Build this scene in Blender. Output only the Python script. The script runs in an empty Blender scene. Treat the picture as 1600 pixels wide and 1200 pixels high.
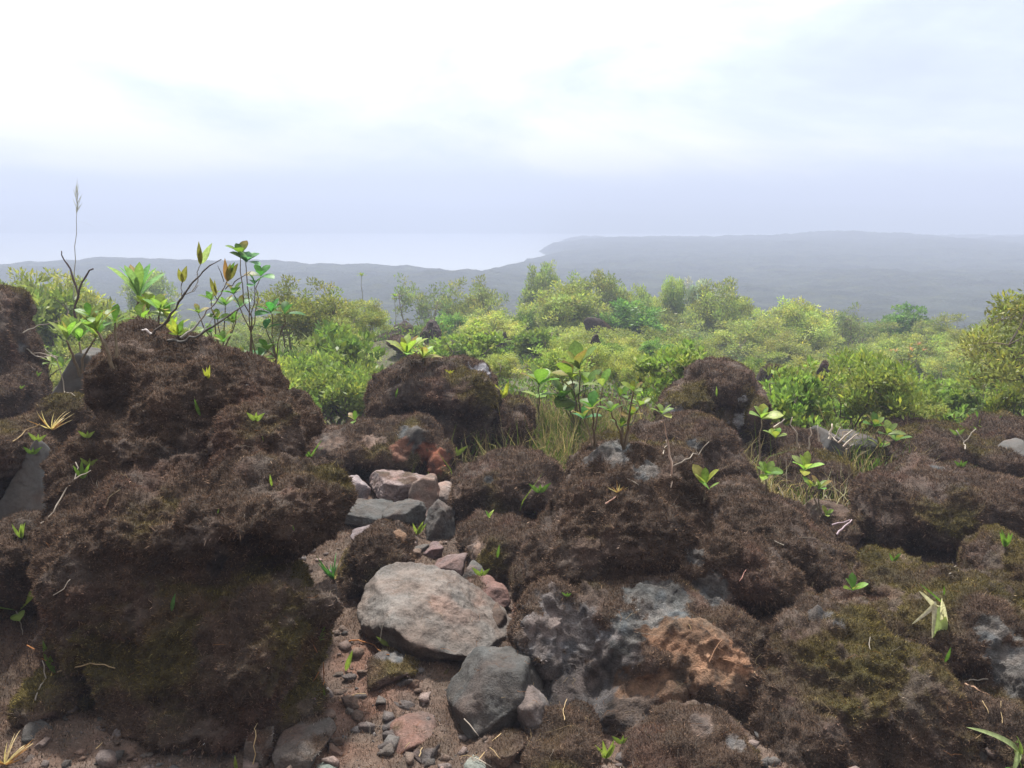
import bpy, math, random, os
import numpy as np
from mathutils import Vector, Matrix, Quaternion, noise as mnoise
QUICK = bool(os.environ.get('QUICKLOOK'))
sc = bpy.context.scene
C = bpy.context.collection
R = math.radians
# ------------------------------------------------------------------ camera
F = 1386.0            # focal length in pixels of the 1600 px wide photo
PITCH = R(11.0)
EYE = 1.6
cam_d = bpy.data.cameras.new('camera'); cam = bpy.data.objects.new('camera', cam_d); C.objects.link(cam)
cam_d.sensor_width = 36.0; cam_d.lens = 36.0*F/1600.0
cam_d.clip_start = 0.05; cam_d.clip_end = 6000
cam.location = (0, 0, EYE); cam.rotation_euler = (R(90)-PITCH, 0, 0)
sc.camera = cam
CAM = np.array([0, 0, EYE])
CP, SP = math.cos(PITCH), math.sin(PITCH)
def ray(px, py):
    u = (px-800)/F; v = (600-py)/F
    return np.array([u, CP+v*SP, -SP+v*CP])
def P(px, py, d):
    """point on the sight line of a photo pixel at forward distance d (metres)"""
    r = ray(px, py); return CAM + r*(d/r[1])
# ------------------------------------------------------------------ numpy noise
_rs = np.random.RandomState(7)
_perm = np.concatenate([_rs.permutation(256)]*3)
_g = _rs.normal(size=(256, 3)); _g /= np.linalg.norm(_g, axis=1)[:, None]
def pnoise(p):
    p = np.asarray(p, float); i = np.floor(p).astype(np.int64); f = p-i; i &= 255
    u = f*f*f*(f*(f*6-15)+10); out = np.zeros(len(p))
    for dx in (0, 1):
        wx = u[:, 0] if dx else 1-u[:, 0]
        a = _perm[(i[:, 0]+dx) & 255]
        for dy in (0, 1):
            wy = u[:, 1] if dy else 1-u[:, 1]
            b = _perm[a+((i[:, 1]+dy) & 255)]
            for dz in (0, 1):
                wz = u[:, 2] if dz else 1-u[:, 2]
                h = _perm[b+((i[:, 2]+dz) & 255)]
                g = _g[h]
                out += wx*wy*wz*(g[:, 0]*(f[:, 0]-dx)+g[:, 1]*(f[:, 1]-dy)+g[:, 2]*(f[:, 2]-dz))
    return out*1.5
def fbm(p, scale=1.0, octv=4, gain=.5, lac=2.1, off=0.0):
    p = np.asarray(p, float)*scale+off; s = np.zeros(len(p)); a = 1.0
    for o in range(octv):
        s += a*pnoise(p); p = p*lac+17.3; a *= gain
    return s
def worley(p, scale=1.0, off=0.0):
    p = np.asarray(p, float)*scale+off; i = np.floor(p).astype(np.int64); best = np.full(len(p), 9.0)
    for dx in (-1, 0, 1):
        for dy in (-1, 0, 1):
            for dz in (-1, 0, 1):
                c = i+np.array([dx, dy, dz]); ci = c & 255
                h = _perm[_perm[_perm[ci[:, 0]]+ci[:, 1]]+ci[:, 2]]
                q = c+.5+_g[h]*.45
                best = np.minimum(best, ((p-q)**2).sum(1))
    return np.sqrt(best)
def smooth(a, b, x):
    t = np.clip((x-a)/(b-a), 0, 1); return t*t*(3-2*t)
# ------------------------------------------------------------------ mesh helpers
def mesh_np(name, V, faces, cols=None, smooth_sh=True):
    """faces: (n,3) or (n,4) int array, or list of such arrays"""
    if not isinstance(faces, list): faces = [faces]
    faces = [np.asarray(f, np.int32) for f in faces if len(f)]
    me = bpy.data.meshes.new(name)
    V = np.asarray(V, np.float32); me.vertices.add(len(V)); me.vertices.foreach_set('co', V.ravel())
    tot = sum(f.size for f in faces); npoly = sum(len(f) for f in faces)
    me.loops.add(tot); me.loops.foreach_set('vertex_index', np.concatenate([f.ravel() for f in faces]))
    me.polygons.add(npoly)
    lt = np.concatenate([np.full(len(f), f.shape[1], np.int32) for f in faces])
    ls = np.concatenate([[0], np.cumsum(lt)[:-1]]).astype(np.int32)
    me.polygons.foreach_set('loop_start', ls)
    me.update(calc_edges=True)
    if smooth_sh: me.polygons.foreach_set('use_smooth', np.ones(npoly, bool))
    if cols is not None:
        a = me.color_attributes.new('Col', 'FLOAT_COLOR', 'POINT')
        c = np.ones((len(V), 4), np.float32); c[:, :3] = cols; a.data.foreach_set('color', c.ravel())
    return me
def link(name, me, mat=None, parent=None, loc=None):
    o = bpy.data.objects.new(name, me); C.objects.link(o)
    if mat is not None: me.materials.append(mat)
    if parent is not None: o.parent = parent
    if loc is not None: o.location = loc
    return o
def tag(o, label=None, cat=None, group=None, kind=None):
    if label: o['label'] = label
    if cat: o['category'] = cat
    if group: o['group'] = group
    if kind: o['kind'] = kind
    return o
def empty(name, loc, label=None, cat=None, group=None):
    o = bpy.data.objects.new(name, None); C.objects.link(o); o.location = loc; o.empty_display_size = .1
    return tag(o, label, cat, group)
def get_np(me):
    n = len(me.vertices); V = np.empty(n*3, np.float32); me.vertices.foreach_get('co', V)
    N = np.empty(n*3, np.float32); me.vertices.foreach_get('normal', N)
    return V.reshape(-1, 3).astype(float), N.reshape(-1, 3).astype(float)
def get_tris(me):
    me.calc_loop_triangles(); t = np.empty(len(me.loop_triangles)*3, np.int32)
    me.loop_triangles.foreach_get('vertices', t); return t.reshape(-1, 3)
# ------------------------------------------------------------------ materials
def newmat(name):
    m = bpy.data.materials.new(name); m.use_nodes = True
    nt = m.node_tree; nt.nodes.clear(); return m, nt, nt.nodes, nt.links
def nd(N, t, **kw):
    n = N.new(t)
    for k, v in kw.items():
        if k in n.inputs: n.inputs[k].default_value = v
        else: setattr(n, k, v)
    return n
def mat_rock(name, rough=.92, bump=.5, var=.55, fine=160.0):
    m, nt, N, L = newmat(name)
    out = nd(N, 'ShaderNodeOutputMaterial'); b = nd(N, 'ShaderNodeBsdfPrincipled', Roughness=rough)
    b.inputs['Specular IOR Level'].default_value = .3
    a = nd(N, 'ShaderNodeAttribute', attribute_name='Col'); tc = nd(N, 'ShaderNodeTexCoord')
    n1 = nd(N, 'ShaderNodeTexNoise', Scale=fine, Detail=4.0, Roughness=.7)
    n2 = nd(N, 'ShaderNodeTexNoise', Scale=fine/5, Detail=8.0, Roughness=.74)
    L.new(tc.outputs['Object'], n1.inputs['Vector']); L.new(tc.outputs['Object'], n2.inputs['Vector'])
    ad = nd(N, 'ShaderNodeMath', operation='ADD'); L.new(n1.outputs[0], ad.inputs[0]); L.new(n2.outputs[0], ad.inputs[1])
    mr = nd(N, 'ShaderNodeMapRange'); mr.inputs[1].default_value = .7; mr.inputs[2].default_value = 1.3
    mr.inputs[3].default_value = 1-var; mr.inputs[4].default_value = 1+var
    L.new(ad.outputs[0], mr.inputs[0])
    mx = nd(N, 'ShaderNodeVectorMath', operation='SCALE'); L.new(a.outputs['Color'], mx.inputs[0]); L.new(mr.outputs[0], mx.inputs['Scale'])
    # tint drift
    n3 = nd(N, 'ShaderNodeTexNoise', Scale=9.0, Detail=3.0); L.new(tc.outputs['Object'], n3.inputs['Vector'])
    mc = nd(N, 'ShaderNodeMix', data_type='RGBA', blend_type='MULTIPLY'); mc.inputs[0].default_value = .5
    cr = nd(N, 'ShaderNodeValToRGB'); cr.color_ramp.elements[0].position = .35; cr.color_ramp.elements[0].color = (1, .82, .72, 1)
    cr.color_ramp.elements[1].position = .65; cr.color_ramp.elements[1].color = (.85, .95, 1, 1)
    L.new(n3.outputs[0], cr.inputs[0]); L.new(mx.outputs[0], mc.inputs[6]); L.new(cr.outputs[0], mc.inputs[7])
    L.new(mc.outputs[2], b.inputs['Base Color'])
    bp = nd(N, 'ShaderNodeBump', Strength=bump, Distance=.02); L.new(ad.outputs[0], bp.inputs['Height']); L.new(bp.outputs[0], b.inputs['Normal'])
    L.new(b.outputs[0], out.inputs[0]); return m
def mat_soft(name, transl=.25, rough=.9):
    m, nt, N, L = newmat(name)
    out = nd(N, 'ShaderNodeOutputMaterial'); a = nd(N, 'ShaderNodeAttribute', attribute_name='Col')
    d = nd(N, 'ShaderNodeBsdfDiffuse'); t = nd(N, 'ShaderNodeBsdfTranslucent'); mx = nd(N, 'ShaderNodeMixShader', Fac=transl)
    mx.inputs[0].default_value = transl
    L.new(a.outputs['Color'], d.inputs[0]); L.new(a.outputs['Color'], t.inputs[0])
    L.new(d.outputs[0], mx.inputs[1]); L.new(t.outputs[0], mx.inputs[2]); L.new(mx.outputs[0], out.inputs[0]); return m
def mat_leaf(name, transl=.45, gloss=.35, tint=(1.15, 1.25, .8), vary=.28, tiny=False):
    m, nt, N, L = newmat(name)
    out = nd(N, 'ShaderNodeOutputMaterial'); a = nd(N, 'ShaderNodeAttribute', attribute_name='Col')
    oi = nd(N, 'ShaderNodeObjectInfo'); hs = nd(N, 'ShaderNodeHueSaturation')
    mr = nd(N, 'ShaderNodeMapRange'); mr.inputs[3].default_value = 1-vary; mr.inputs[4].default_value = 1+vary
    L.new(oi.outputs['Random'], mr.inputs[0]); L.new(mr.outputs[0], hs.inputs['Value'])
    mh = nd(N, 'ShaderNodeMapRange'); mh.inputs[3].default_value = .5-.006*vary/.35; mh.inputs[4].default_value = .5+.022*vary/.35
    ml = nd(N, 'ShaderNodeMath', operation='MULTIPLY'); ml.inputs[1].default_value = 7.31
    fr = nd(N, 'ShaderNodeMath', operation='FRACT'); L.new(oi.outputs['Random'], ml.inputs[0]); L.new(ml.outputs[0], fr.inputs[0])
    L.new(fr.outputs[0], mh.inputs[0]); L.new(mh.outputs[0], hs.inputs['Hue'])
    tc = nd(N, 'ShaderNodeTexCoord'); nz_ = nd(N, 'ShaderNodeTexNoise', Scale=70.0 if not tiny else 3.0, Detail=4.0, Roughness=.6); L.new(tc.outputs['Object'], nz_.inputs['Vector'])
    mm = nd(N, 'ShaderNodeMapRange'); mm.inputs[1].default_value = .35; mm.inputs[2].default_value = .65; mm.inputs[3].default_value = .72; mm.inputs[4].default_value = 1.2; L.new(nz_.outputs[0], mm.inputs[0])
    sc_ = nd(N, 'ShaderNodeVectorMath', operation='SCALE'); L.new(a.outputs['Color'], sc_.inputs[0]); L.new(mm.outputs[0], sc_.inputs['Scale'])
    L.new(sc_.outputs[0], hs.inputs['Color'])
    p = nd(N, 'ShaderNodeBsdfPrincipled', Roughness=.46); p.inputs['Specular IOR Level'].default_value = gloss
    t = nd(N, 'ShaderNodeBsdfTranslucent')
    vm = nd(N, 'ShaderNodeVectorMath', operation='MULTIPLY'); vm.inputs[1].default_value = tint
    L.new(hs.outputs[0], vm.inputs[0]); L.new(vm.outputs[0], t.inputs[0]); L.new(hs.outputs[0], p.inputs['Base Color'])
    mx = nd(N, 'ShaderNodeMixShader'); mx.inputs[0].default_value = transl
    L.new(p.outputs[0], mx.inputs[1]); L.new(t.outputs[0], mx.inputs[2]); L.new(mx.outputs[0], out.inputs[0]); return m
M_ROCK = mat_rock('lava_rock', bump=.8); M_STONE = mat_rock('bare_stone', bump=.55, var=.5, fine=130)
M_SMOOTHSTONE = mat_rock('smooth_grey_stone', bump=.12, var=.2, fine=90)
M_GROUND = mat_rock('red_brown_earth', bump=.6, var=.6, fine=190)
M_MOSS = mat_soft('dry_moss', .2); M_LITTER = mat_soft('dead_plant_matter', .3)
M_LEAF = mat_leaf('leathery_leaf', gloss=.25); M_WHITE = mat_soft('whitish_leaf', .3); M_SHRUB = mat_leaf('small_shrub_leaf', gloss=.2, tiny=True)
M_GRASS = mat_leaf('grass_blade', transl=.4, gloss=.15, vary=.1)
M_BARK = mat_rock('bark', bump=.2, var=.22, fine=90)
# ------------------------------------------------------------------ ground height
_ky = np.array([-400, -60, -17, -2.6, 0, 7, 10, 20, 38, 60, 110, 200, 240, 280, 560, 600, 680, 800, 1000, 3000.])
_kz = np.array([17, 17, 15.5, .25, .05, 0, -.55, -2.3, -4.9, -9, -11.2, -11.8, -12.7, -17, -17, -13.3, -5, 4, 9, 9.])  # unseen slope behind the camera, raised to block sky light on rock fronts
_hx = np.array([-400, -16, 2, 18, 30, 55, 75, 100, 125, 145, 175, 210, 300, 500.])
_hz = np.array([0, 0, 1.0, 2.6, 2.5, 2.8, 2.7, 3.3, 4.2, 3.2, 1.2, 2.6, 3.6, 4.])
def hfun(x, y, detail=True):
    x = np.asarray(x, float); y = np.asarray(y, float)
    z = np.interp(y, _ky, _kz)
    # soften knots of the near slope
    far = smooth(60, 140, y)
    p2 = np.stack([x, y, np.zeros_like(x)], -1).reshape(-1, 3)
    def nz(s, o, off=0.): return fbm(p2, s, o, off=off).reshape(x.shape)
    # bay: shoreline nearer the viewer left of the headland
    ys = np.interp(x, [-400, -70, -40, -8, 2, 12], [242, 240, 226, 196, 215, 900])
    sh = smooth(-12, 12, y-ys-8*nz(.02, 3, 5.))*smooth(615, 585, y)
    z = z*(1-sh)+np.minimum(z, -16.5)*sh
    land = smooth(-14, 40, x)*smooth(160, 190, y)*smooth(500, 420, y)
    z = z*(1-land)+(-12.0)*land
    ridge = np.interp(x, _hx, _hz)*np.exp(-((y-335)/np.where(y < 335, 115., 36.))**2)
    z = z+ridge*(1+.12*nz(.03, 3, 9.))
    ridge2 = smooth(70, 260, x)*1.5*np.exp(-((y-430)/40.)**2); z = z+ridge2
    low = smooth(38, 60, x)*smooth(110, 75, x)*.9*np.exp(-((y-150)/28.)**2); z = z+low
    mt = smooth(630, 740, y)*(3+7*nz(.004, 4, 3.))*smooth(420, 150, x); z = z+mt
    z = z+smooth(110, 160, y)*smooth(500, 420, y)*(1-sh)*.9*nz(.016, 3, 21.)
    # slope bumpiness
    mid = smooth(6, 14, y)*smooth(75, 45, y)
    z = z+mid*(.22*nz(.35, 3, 2.)+.45*nz(.09, 2, 4.))
    z = z+1.15*np.exp(-(((x+1.7)/2.2)**2+((y-17)/3.5)**2))+.55*np.exp(-(((x-2.6)/2.0)**2+((y-14.5)/3.0)**2))
    z = z-.42*smooth(6.0, 7.6, y)*smooth(1.2, 2.1, x)*smooth(16, 10, y)-.3*smooth(6.3, 7.6, y)*smooth(-.4, -.9, x)*smooth(14, 10, y)
    # near field
    near = smooth(16, 6, y)*smooth(-6, -1, y+2)
    if detail:
        wild = np.clip(smooth(.35, .9, x-.12*y)+smooth(-.9, -1.5, x+.1*y), 0, 1)
        z = z+near*((.05+.09*wild)*nz(1.3, 3, 1.)+(.02+.03*wild)*nz(4.3, 3, 8.))
        pn = p2[(near > .05).ravel()]
        if len(pn):
            w = np.zeros(x.size); w[(near > .05).ravel()] = worley(pn, 7., 3.)
            w = w.reshape(x.shape); z = z+near*np.maximum(0, .45-w)*.075
            w2 = np.zeros(x.size); w2[(near > .05).ravel()] = fbm(pn, 24., 2); z = z+near*.006*w2.reshape(x.shape)
    # banks: ground rises on both sides of the stony gully
    left = np.exp(-(((x+2.6)/.9)**2+((y-4.4)/1.6)**2)); z = z+.28*left*1
    right = np.exp(-(((x-2.3)/1.1)**2+((y-4.9)/1.5)**2)); z = z-.16*np.exp(-(((x-2.6)/1.3)**2+((y-5.2)/1.1)**2))
    return z
def H(x, y): return float(hfun(np.array([x]), np.array([y]))[0])
_t = np.concatenate([np.arange(1.2, 14, .02), np.arange(14, 60, .1)])
def G(px, py):
    """where the sight line of a photo pixel meets the ground"""
    r = ray(px, py); r = r/r[1]; q = CAM+_t[:, None]*r
    k = q[:, 2] < hfun(q[:, 0], q[:, 1]); k = int(np.argmax(k)) if k.any() else len(_t)-1
    return q[k]
# ------------------------------------------------------------------ the ground sheet
MOSS = np.array([.084, .057, .041]); MOSS2 = np.array([.085, .062, .052]); OLIVE = np.array([.105, .088, .022]); DARK = np.array([.028, .021, .019])
EARTH = np.array([.125, .091, .074]); GREY = np.array([.098, .092, .089]); PINK = np.array([.23, .18, .165]); ORANGE = np.array([.25, .150, .095]); RED = np.array([.20, .075, .045])
def axis(lo, hi, fine, cx0, cx1, grow=1.07):
    a = list(np.arange(cx0, cx1, fine)); s = fine; v = a[-1]
    while v < hi: s *= grow; v += s; a.append(v)
    s = fine; v = a[0]; b = []
    while v > lo: s *= grow; v -= s; b.append(v)
    return np.array(b[::-1]+a)
def ground_color(X):
    n1 = fbm(X, 1.3, 3, off=2.); n2 = fbm(X, 7., 3, off=5.)[:, None]
    t = smooth(-.25, .45, n1)[:, None]
    wild = np.clip(smooth(.35, .9, X[:, 0]-.12*X[:, 1])+smooth(-.9, -1.5, X[:, 0]+.1*X[:, 1])+smooth(5.2, 6.5, X[:, 1]), 0, 1)[:, None]
    t = np.clip(t*.8+wild, 0, 1)
    near = EARTH*(1-t)+(MOSS*(1.0))*t
    near = near*(1+.35*n2)
    rd = smooth(.25, .6, fbm(X, 2.7, 2, off=11.))[:, None]; near = near*(1-.5*rd)+np.array([.19, .10, .07])*.5*rd*(1-.75*wild)
    mid = np.array([.075, .075, .04])*(1+.5*n2)
    far = np.array([.035, .06, .03])*np.ones((len(X), 1))
    y = X[:, 1]
    a = smooth(6.5, 10, y)[:, None]; b = smooth(45, 70, y)[:, None]
    c = near*(1-a)+mid*a; return c*(1-b)+far*b
g = .028 if QUICK else .014
xs = axis(-1400, 1400, g, -3.4, 3.4, 1.06); ys = axis(-400, 1500, g, 1.6, 6.5, 1.03)
XX, YY = np.meshgrid(xs, ys); ZZ = hfun(XX, YY)
V = np.stack([XX, YY, ZZ], -1).reshape(-1, 3)
nx, ny = len(xs), len(ys); idx = np.arange(nx*ny).reshape(ny, nx)
Fq = np.stack([idx[:-1, :-1], idx[:-1, 1:], idx[1:, 1:], idx[1:, :-1]], -1).reshape(-1, 4)
ground = link('ground', mesh_np('ground', V, Fq, ground_color(V)), M_GROUND); tag(ground, kind='structure')
ground_V = V; ground_F = Fq
# lake
m, nt, N, L = newmat('lake_water')
out = nd(N, 'ShaderNodeOutputMaterial'); b = nd(N, 'ShaderNodeBsdfPrincipled', Roughness=.42); b.inputs['Base Color'].default_value = (.25, .28, .31, 1)
nn = nd(N, 'ShaderNodeTexNoise', Scale=.4, Detail=3.0); tc = nd(N, 'ShaderNodeTexCoord'); L.new(tc.outputs['Object'], nn.inputs['Vector'])
bp = nd(N, 'ShaderNodeBump', Strength=.3, Distance=.3); L.new(nn.outputs[0], bp.inputs['Height']); L.new(bp.outputs[0], b.inputs['Normal']); L.new(b.outputs[0], out.inputs[0])
lv = np.array([[-1300, 180, -13], [1300, 180, -13], [1300, 950, -13], [-1300, 950, -13.]])
lake = link('lake', mesh_np('lake', lv, np.array([[0, 1, 2, 3]])), m); tag(lake, kind='structure')
# far forest canopy on the plain, the headland and along the shore
fx = np.arange(-420, 420, 3.2 if QUICK else 1.6); fy = np.arange(58, 520, 3.2 if QUICK else 1.6)
XX, YY = np.meshgrid(fx, fy); hz = hfun(XX, YY, False)
p2 = np.stack([XX.ravel(), YY.ravel(), 0*XX.ravel()], -1)
w = worley(p2, .16).reshape(XX.shape); w2 = worley(p2, .37, 5.).reshape(XX.shape)
n = fbm(p2, .045, 3).reshape(XX.shape)
hgt = 1.9+.35*n+1.3*np.maximum(0, .62-w)+.7*np.maximum(0, .6-w2)
hgt = hgt*smooth(-13.4, -11.8, hz)*smooth(58, 75, YY)
V = np.stack([XX, YY, hz+hgt-.6], -1).reshape(-1, 3)
ny, nx = XX.shape; idx = np.arange(nx*ny).reshape(ny, nx)
Fq = np.stack([idx[:-1, :-1], idx[:-1, 1:], idx[1:, 1:], idx[1:, :-1]], -1).reshape(-1, 4)
cn = fbm(V, .12, 3)[:, None]; col = np.array([.034, .040, .030])*(1+.5*cn)+np.array([.02, .02, .0])*smooth(0, .5, fbm(V, .4, 2, off=4.))[:, None]
m, nt, N, L = newmat('far_canopy')
out = nd(N, 'ShaderNodeOutputMaterial'); a = nd(N, 'ShaderNodeAttribute', attribute_name='Col'); b = nd(N, 'ShaderNodeBsdfDiffuse')
nn = nd(N, 'ShaderNodeTexNoise', Scale=1.2, Detail=4.0); tc = nd(N, 'ShaderNodeTexCoord'); L.new(tc.outputs['Object'], nn.inputs['Vector'])
bp = nd(N, 'ShaderNodeBump', Strength=1.0, Distance=1.2); L.new(nn.outputs[0], bp.inputs['Height']); L.new(bp.outputs[0], b.inputs['Normal'])
L.new(a.outputs['Color'], b.inputs[0]); L.new(b.outputs[0], out.inputs[0])
forest = link('distant_forest', mesh_np('distant_forest', V, Fq, col), m); tag(forest, 'dark rainforest canopy on the plain and headland by the lake', 'forest', kind='stuff')

# ------------------------------------------------------------------ rocks
ROCKS = []      # (root object, rock object, moss amount, distance)
def ico(sub):
    import bmesh
    bm = bmesh.new(); bmesh.ops.create_icosphere(bm, subdivisions=sub, radius=1)
    V = np.array([v.co[:] for v in bm.verts]); T = np.array([[v.index for v in f.verts] for f in bm.faces]); bm.free(); return V, T
ICO = {s: ico(s) for s in (1, 2, 3, 5, 6)}
def eul(a, b, c): return np.array(Matrix.Rotation(a, 3, 'X') @ Matrix.Rotation(b, 3, 'Y') @ Matrix.Rotation(c, 3, 'Z'))
def colour_rock(V, N, base, moss, bare, seed, d):
    """base: bare colour; moss 0..1 coverage; bare: list of (xyz, radius, colour or None)"""
    n1 = fbm(V, 2.2, 3, off=seed); n2 = fbm(V, 9., 3, off=seed+3.); n3 = fbm(V, 30., 2, off=seed+5)
    if moss > .7: base = np.asarray(base)*.12+EARTH*.68
    bc = np.asarray(base)*(1+.28*n1+.25*n2)[:, None]
    rd = smooth(.15, .6, fbm(V, 4.5, 3, off=seed+9))[:, None]; bc = bc*(1-.45*rd)+bc*np.array([1.25, .85, .72])*.45*rd
    mc = MOSS*(1+.5*n2)[:, None]
    t = smooth(.10, .55, fbm(V, 1.7, 3, off=seed+20)+.22*(N[:, 2]-.45))[:, None]; mc = mc*(1-.8*t)+OLIVE*.85*(1+.4*n2)[:, None]*.8*t
    t = smooth(.3, .6, fbm(V, 3.1, 2, off=seed+31))[:, None]; mc = mc*(1-.5*t)+np.array([.10, .055, .042])*.5*t
    mask = np.clip(moss*1.6-.3+.9*n1+.5*n2+.35*N[:, 2]*(moss < .95), 0, 1) if moss < .97 else 1-.75*smooth(.22, .5, fbm(V, 5.5, 3, off=seed+50)+.3*n3)
    mask = smooth(.3, .6, mask) if moss < .97 else mask
    if moss <= 0: mask = mask*0
    for c, r, colr in bare:
        dd = np.linalg.norm(V-c, axis=1)/r+.6*n2+.5*n1+.25*n3
        dd = dd+.22*(worley(V, 26., off=seed)-.5)+.12*fbm(V, 70., 2, off=seed); k = smooth(1.0, .88, dd)
        if colr is not None: bc = bc*(1-k[:, None])+np.asarray(colr)*(1+.45*n2+.6*n3+.35*n1)[:, None]*(1-.45*smooth(.1,.5,fbm(V,14.,2,off=seed+40))[:, None]*np.array([.6,.4,.2]))*k[:, None]
        mask = mask*(1-k)
    return bc*(1-mask[:, None])+mc*.75*mask[:, None], mask
def place_rock(name, me_V, me_T, base, moss, bare, seed, d, label, cat, mat, origin, group=None):
    me = mesh_np(name, me_V, me_T); V, Nn = get_np(me)
    o = link(name, me, mat); o.location = origin; me_V = V
    me.vertices.foreach_set('co', (V-origin).astype(np.float32).ravel()); me.update()
    bl = []
    if bare:
        bpy.context.view_layer.update()
        for (px, py, rp, colr) in bare:
            r = Vector(ray(px, py)).normalized()
            ok, loc, nn_, _ = o.ray_cast(Vector(CAM)-Vector(origin), r)
            if ok:
                q = np.array(loc)+origin; bl.append((q, rp*q[1]/F, colr))
    col, mask = colour_rock(V, Nn, base, moss, bl, seed, d)
    if bl and moss > .5:      # bare rock lies deeper than the moss round it and is rougher
        b_ = np.clip(1-mask, 0, 1); b_ = b_*(sum(np.exp(-(np.linalg.norm(V-c, axis=1)/r)**4) for c, r, _ in bl) > .2)
        V2 = V-Nn*(b_*(.006+.003*fbm(V, 18., 4, gain=.62, off=seed)+.0035*fbm(V, 60., 3, gain=.75, off=seed)-.022*np.abs(fbm(V, 5., 2, off=seed+4))))[:, None]
        me.vertices.foreach_set('co', (V2-origin).astype(np.float32).ravel()); me.update()
    a = me.color_attributes.new('Col', 'FLOAT_COLOR', 'POINT'); cc = np.ones((len(V), 4), np.float32); cc[:, :3] = np.clip(col, .004, 1)
    a.data.foreach_set('color', cc.ravel())
    tag(o, label, cat, group)
    ROCKS.append((o, mask, moss, d, seed)); return o
def mound(label, blobs, base=None, moss=1.0, bare=(), seed=0, vox=None, amp=1.0, name='mossy_boulder', cat='boulder', clump=1.0, ground_py=None):
    base = GREY if base is None else base
    Vs, Ts, k = [], [], 0; rs = np.random.RandomState(seed+1)
    low = max(blobs, key=lambda b: b[1]+.9*b[4]); g0 = G(low[0], min(low[1]+.85*low[4], 1215))[1] if ground_py is None else G(*ground_py)[1]
    kk = g0/(low[2]-.55*low[5]); kk = min(max(kk, .7), 1.35)
    print('MOUND', label[:40], round(kk, 2))
    blobs = [(b[0], b[1], b[2]*kk, b[3], b[4], b[5]*kk)+tuple(b[6:]) for b in blobs]
    d0 = np.mean([b[2] for b in blobs])
    for b in blobs:
        px, py, d, rx, ry, rd = b[:6]; rot = R(b[6]) if len(b) > 6 else 0
        c = P(px, py, d); s = d/F; v, t = ICO[3]
        v = np.sign(v)*np.abs(v)**.96
        v = v*np.array([rx*s, rd, ry*s]); cr, sr = math.cos(rot), math.sin(rot)
        v = np.stack([v[:, 0]*cr+v[:, 2]*sr, v[:, 1], -v[:, 0]*sr+v[:, 2]*cr], -1)
        Vs.append(v+c); Ts.append(t+k); k += len(v)
    V = np.concatenate(Vs); me = mesh_np('tmp', V, np.concatenate(Ts))
    o = link('tmp', me); md = o.modifiers.new('r', 'REMESH'); md.mode = 'VOXEL'
    v = vox or max(.0085, .0028*d0)
    if QUICK: v *= 2
    md.voxel_size = v
    ms = o.modifiers.new('s', 'SMOOTH'); ms.iterations = int(min(14, .035/v*5)); ms.factor = .5
    dg = bpy.context.evaluated_depsgraph_get(); dg.update()
    m2 = bpy.data.meshes.new_from_object(o.evaluated_get(dg)); bpy.data.objects.remove(o); bpy.data.meshes.remove(me)
    V, Nn = get_np(m2); T = get_tris(m2)
    q = np.empty(len(m2.polygons)*4, np.int32) if all_quads(m2) else None
    if q is not None:
        m2.polygons.foreach_get('vertices', q); T = q.reshape(-1, 4)
    A = amp*min(1.15, max(.35, np.mean([b[3]*b[2]/F for b in blobs])/.23)); print('AMP', round(A, 2))
    off = seed*3.7
    # domain warp, big lumps, then moss clumps
    wv = np.stack([fbm(V, 3.2/A**.3, 2, off=off+k*9.1) for k in range(3)], -1)
    V = V+wv*.045*A
    lump = worley(V, 5.2/A, off)
    V = V+Nn*(.045*A*fbm(V, 4.0/A, 3, off=off+4)+.035*A*(.5-lump))[:, None]
    cl = worley(V, 17./A**.8, off+2); cl2 = worley(V+.02*wv, 38./A**.8, off+7)
    soft = np.ones(len(V))
    for (px_, py_, rp_, c_) in bare:
        if rp_ < 34: continue
        q_ = P(px_, py_, d0-.12); soft = soft*(1-.75*np.exp(-((V[:, 0]-q_[0])**2+(V[:, 2]-q_[2])**2)/(rp_*d0/F*.9)**2))
    V = V+Nn*(soft*(.022*(.5-cl)+.013*(.5-cl2)+.012*fbm(V, 30., 3, gain=.6, off=off))*clump*A**.6)[:, None]
    V = V+Nn*((1-soft)*(.010*np.sign(fbm(V, 6., 2, off=off+40))*smooth(.0, .08, np.abs(fbm(V, 6., 2, off=off+40)))+.006*fbm(V, 20., 4, gain=.6, off=off+41)))[:, None]
    bpy.data.meshes.remove(m2)
    org = np.array([V[:, 0].mean(), V[:, 1].mean(), V[:, 2].min()])
    return place_rock(name, V, T, base, moss, list(bare), seed, d0, label, cat, M_ROCK, org)
def all_quads(me):
    n = len(me.polygons); a = np.empty(n, np.int32); me.polygons.foreach_get('loop_total', a); return bool((a == 4).all())
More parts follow.
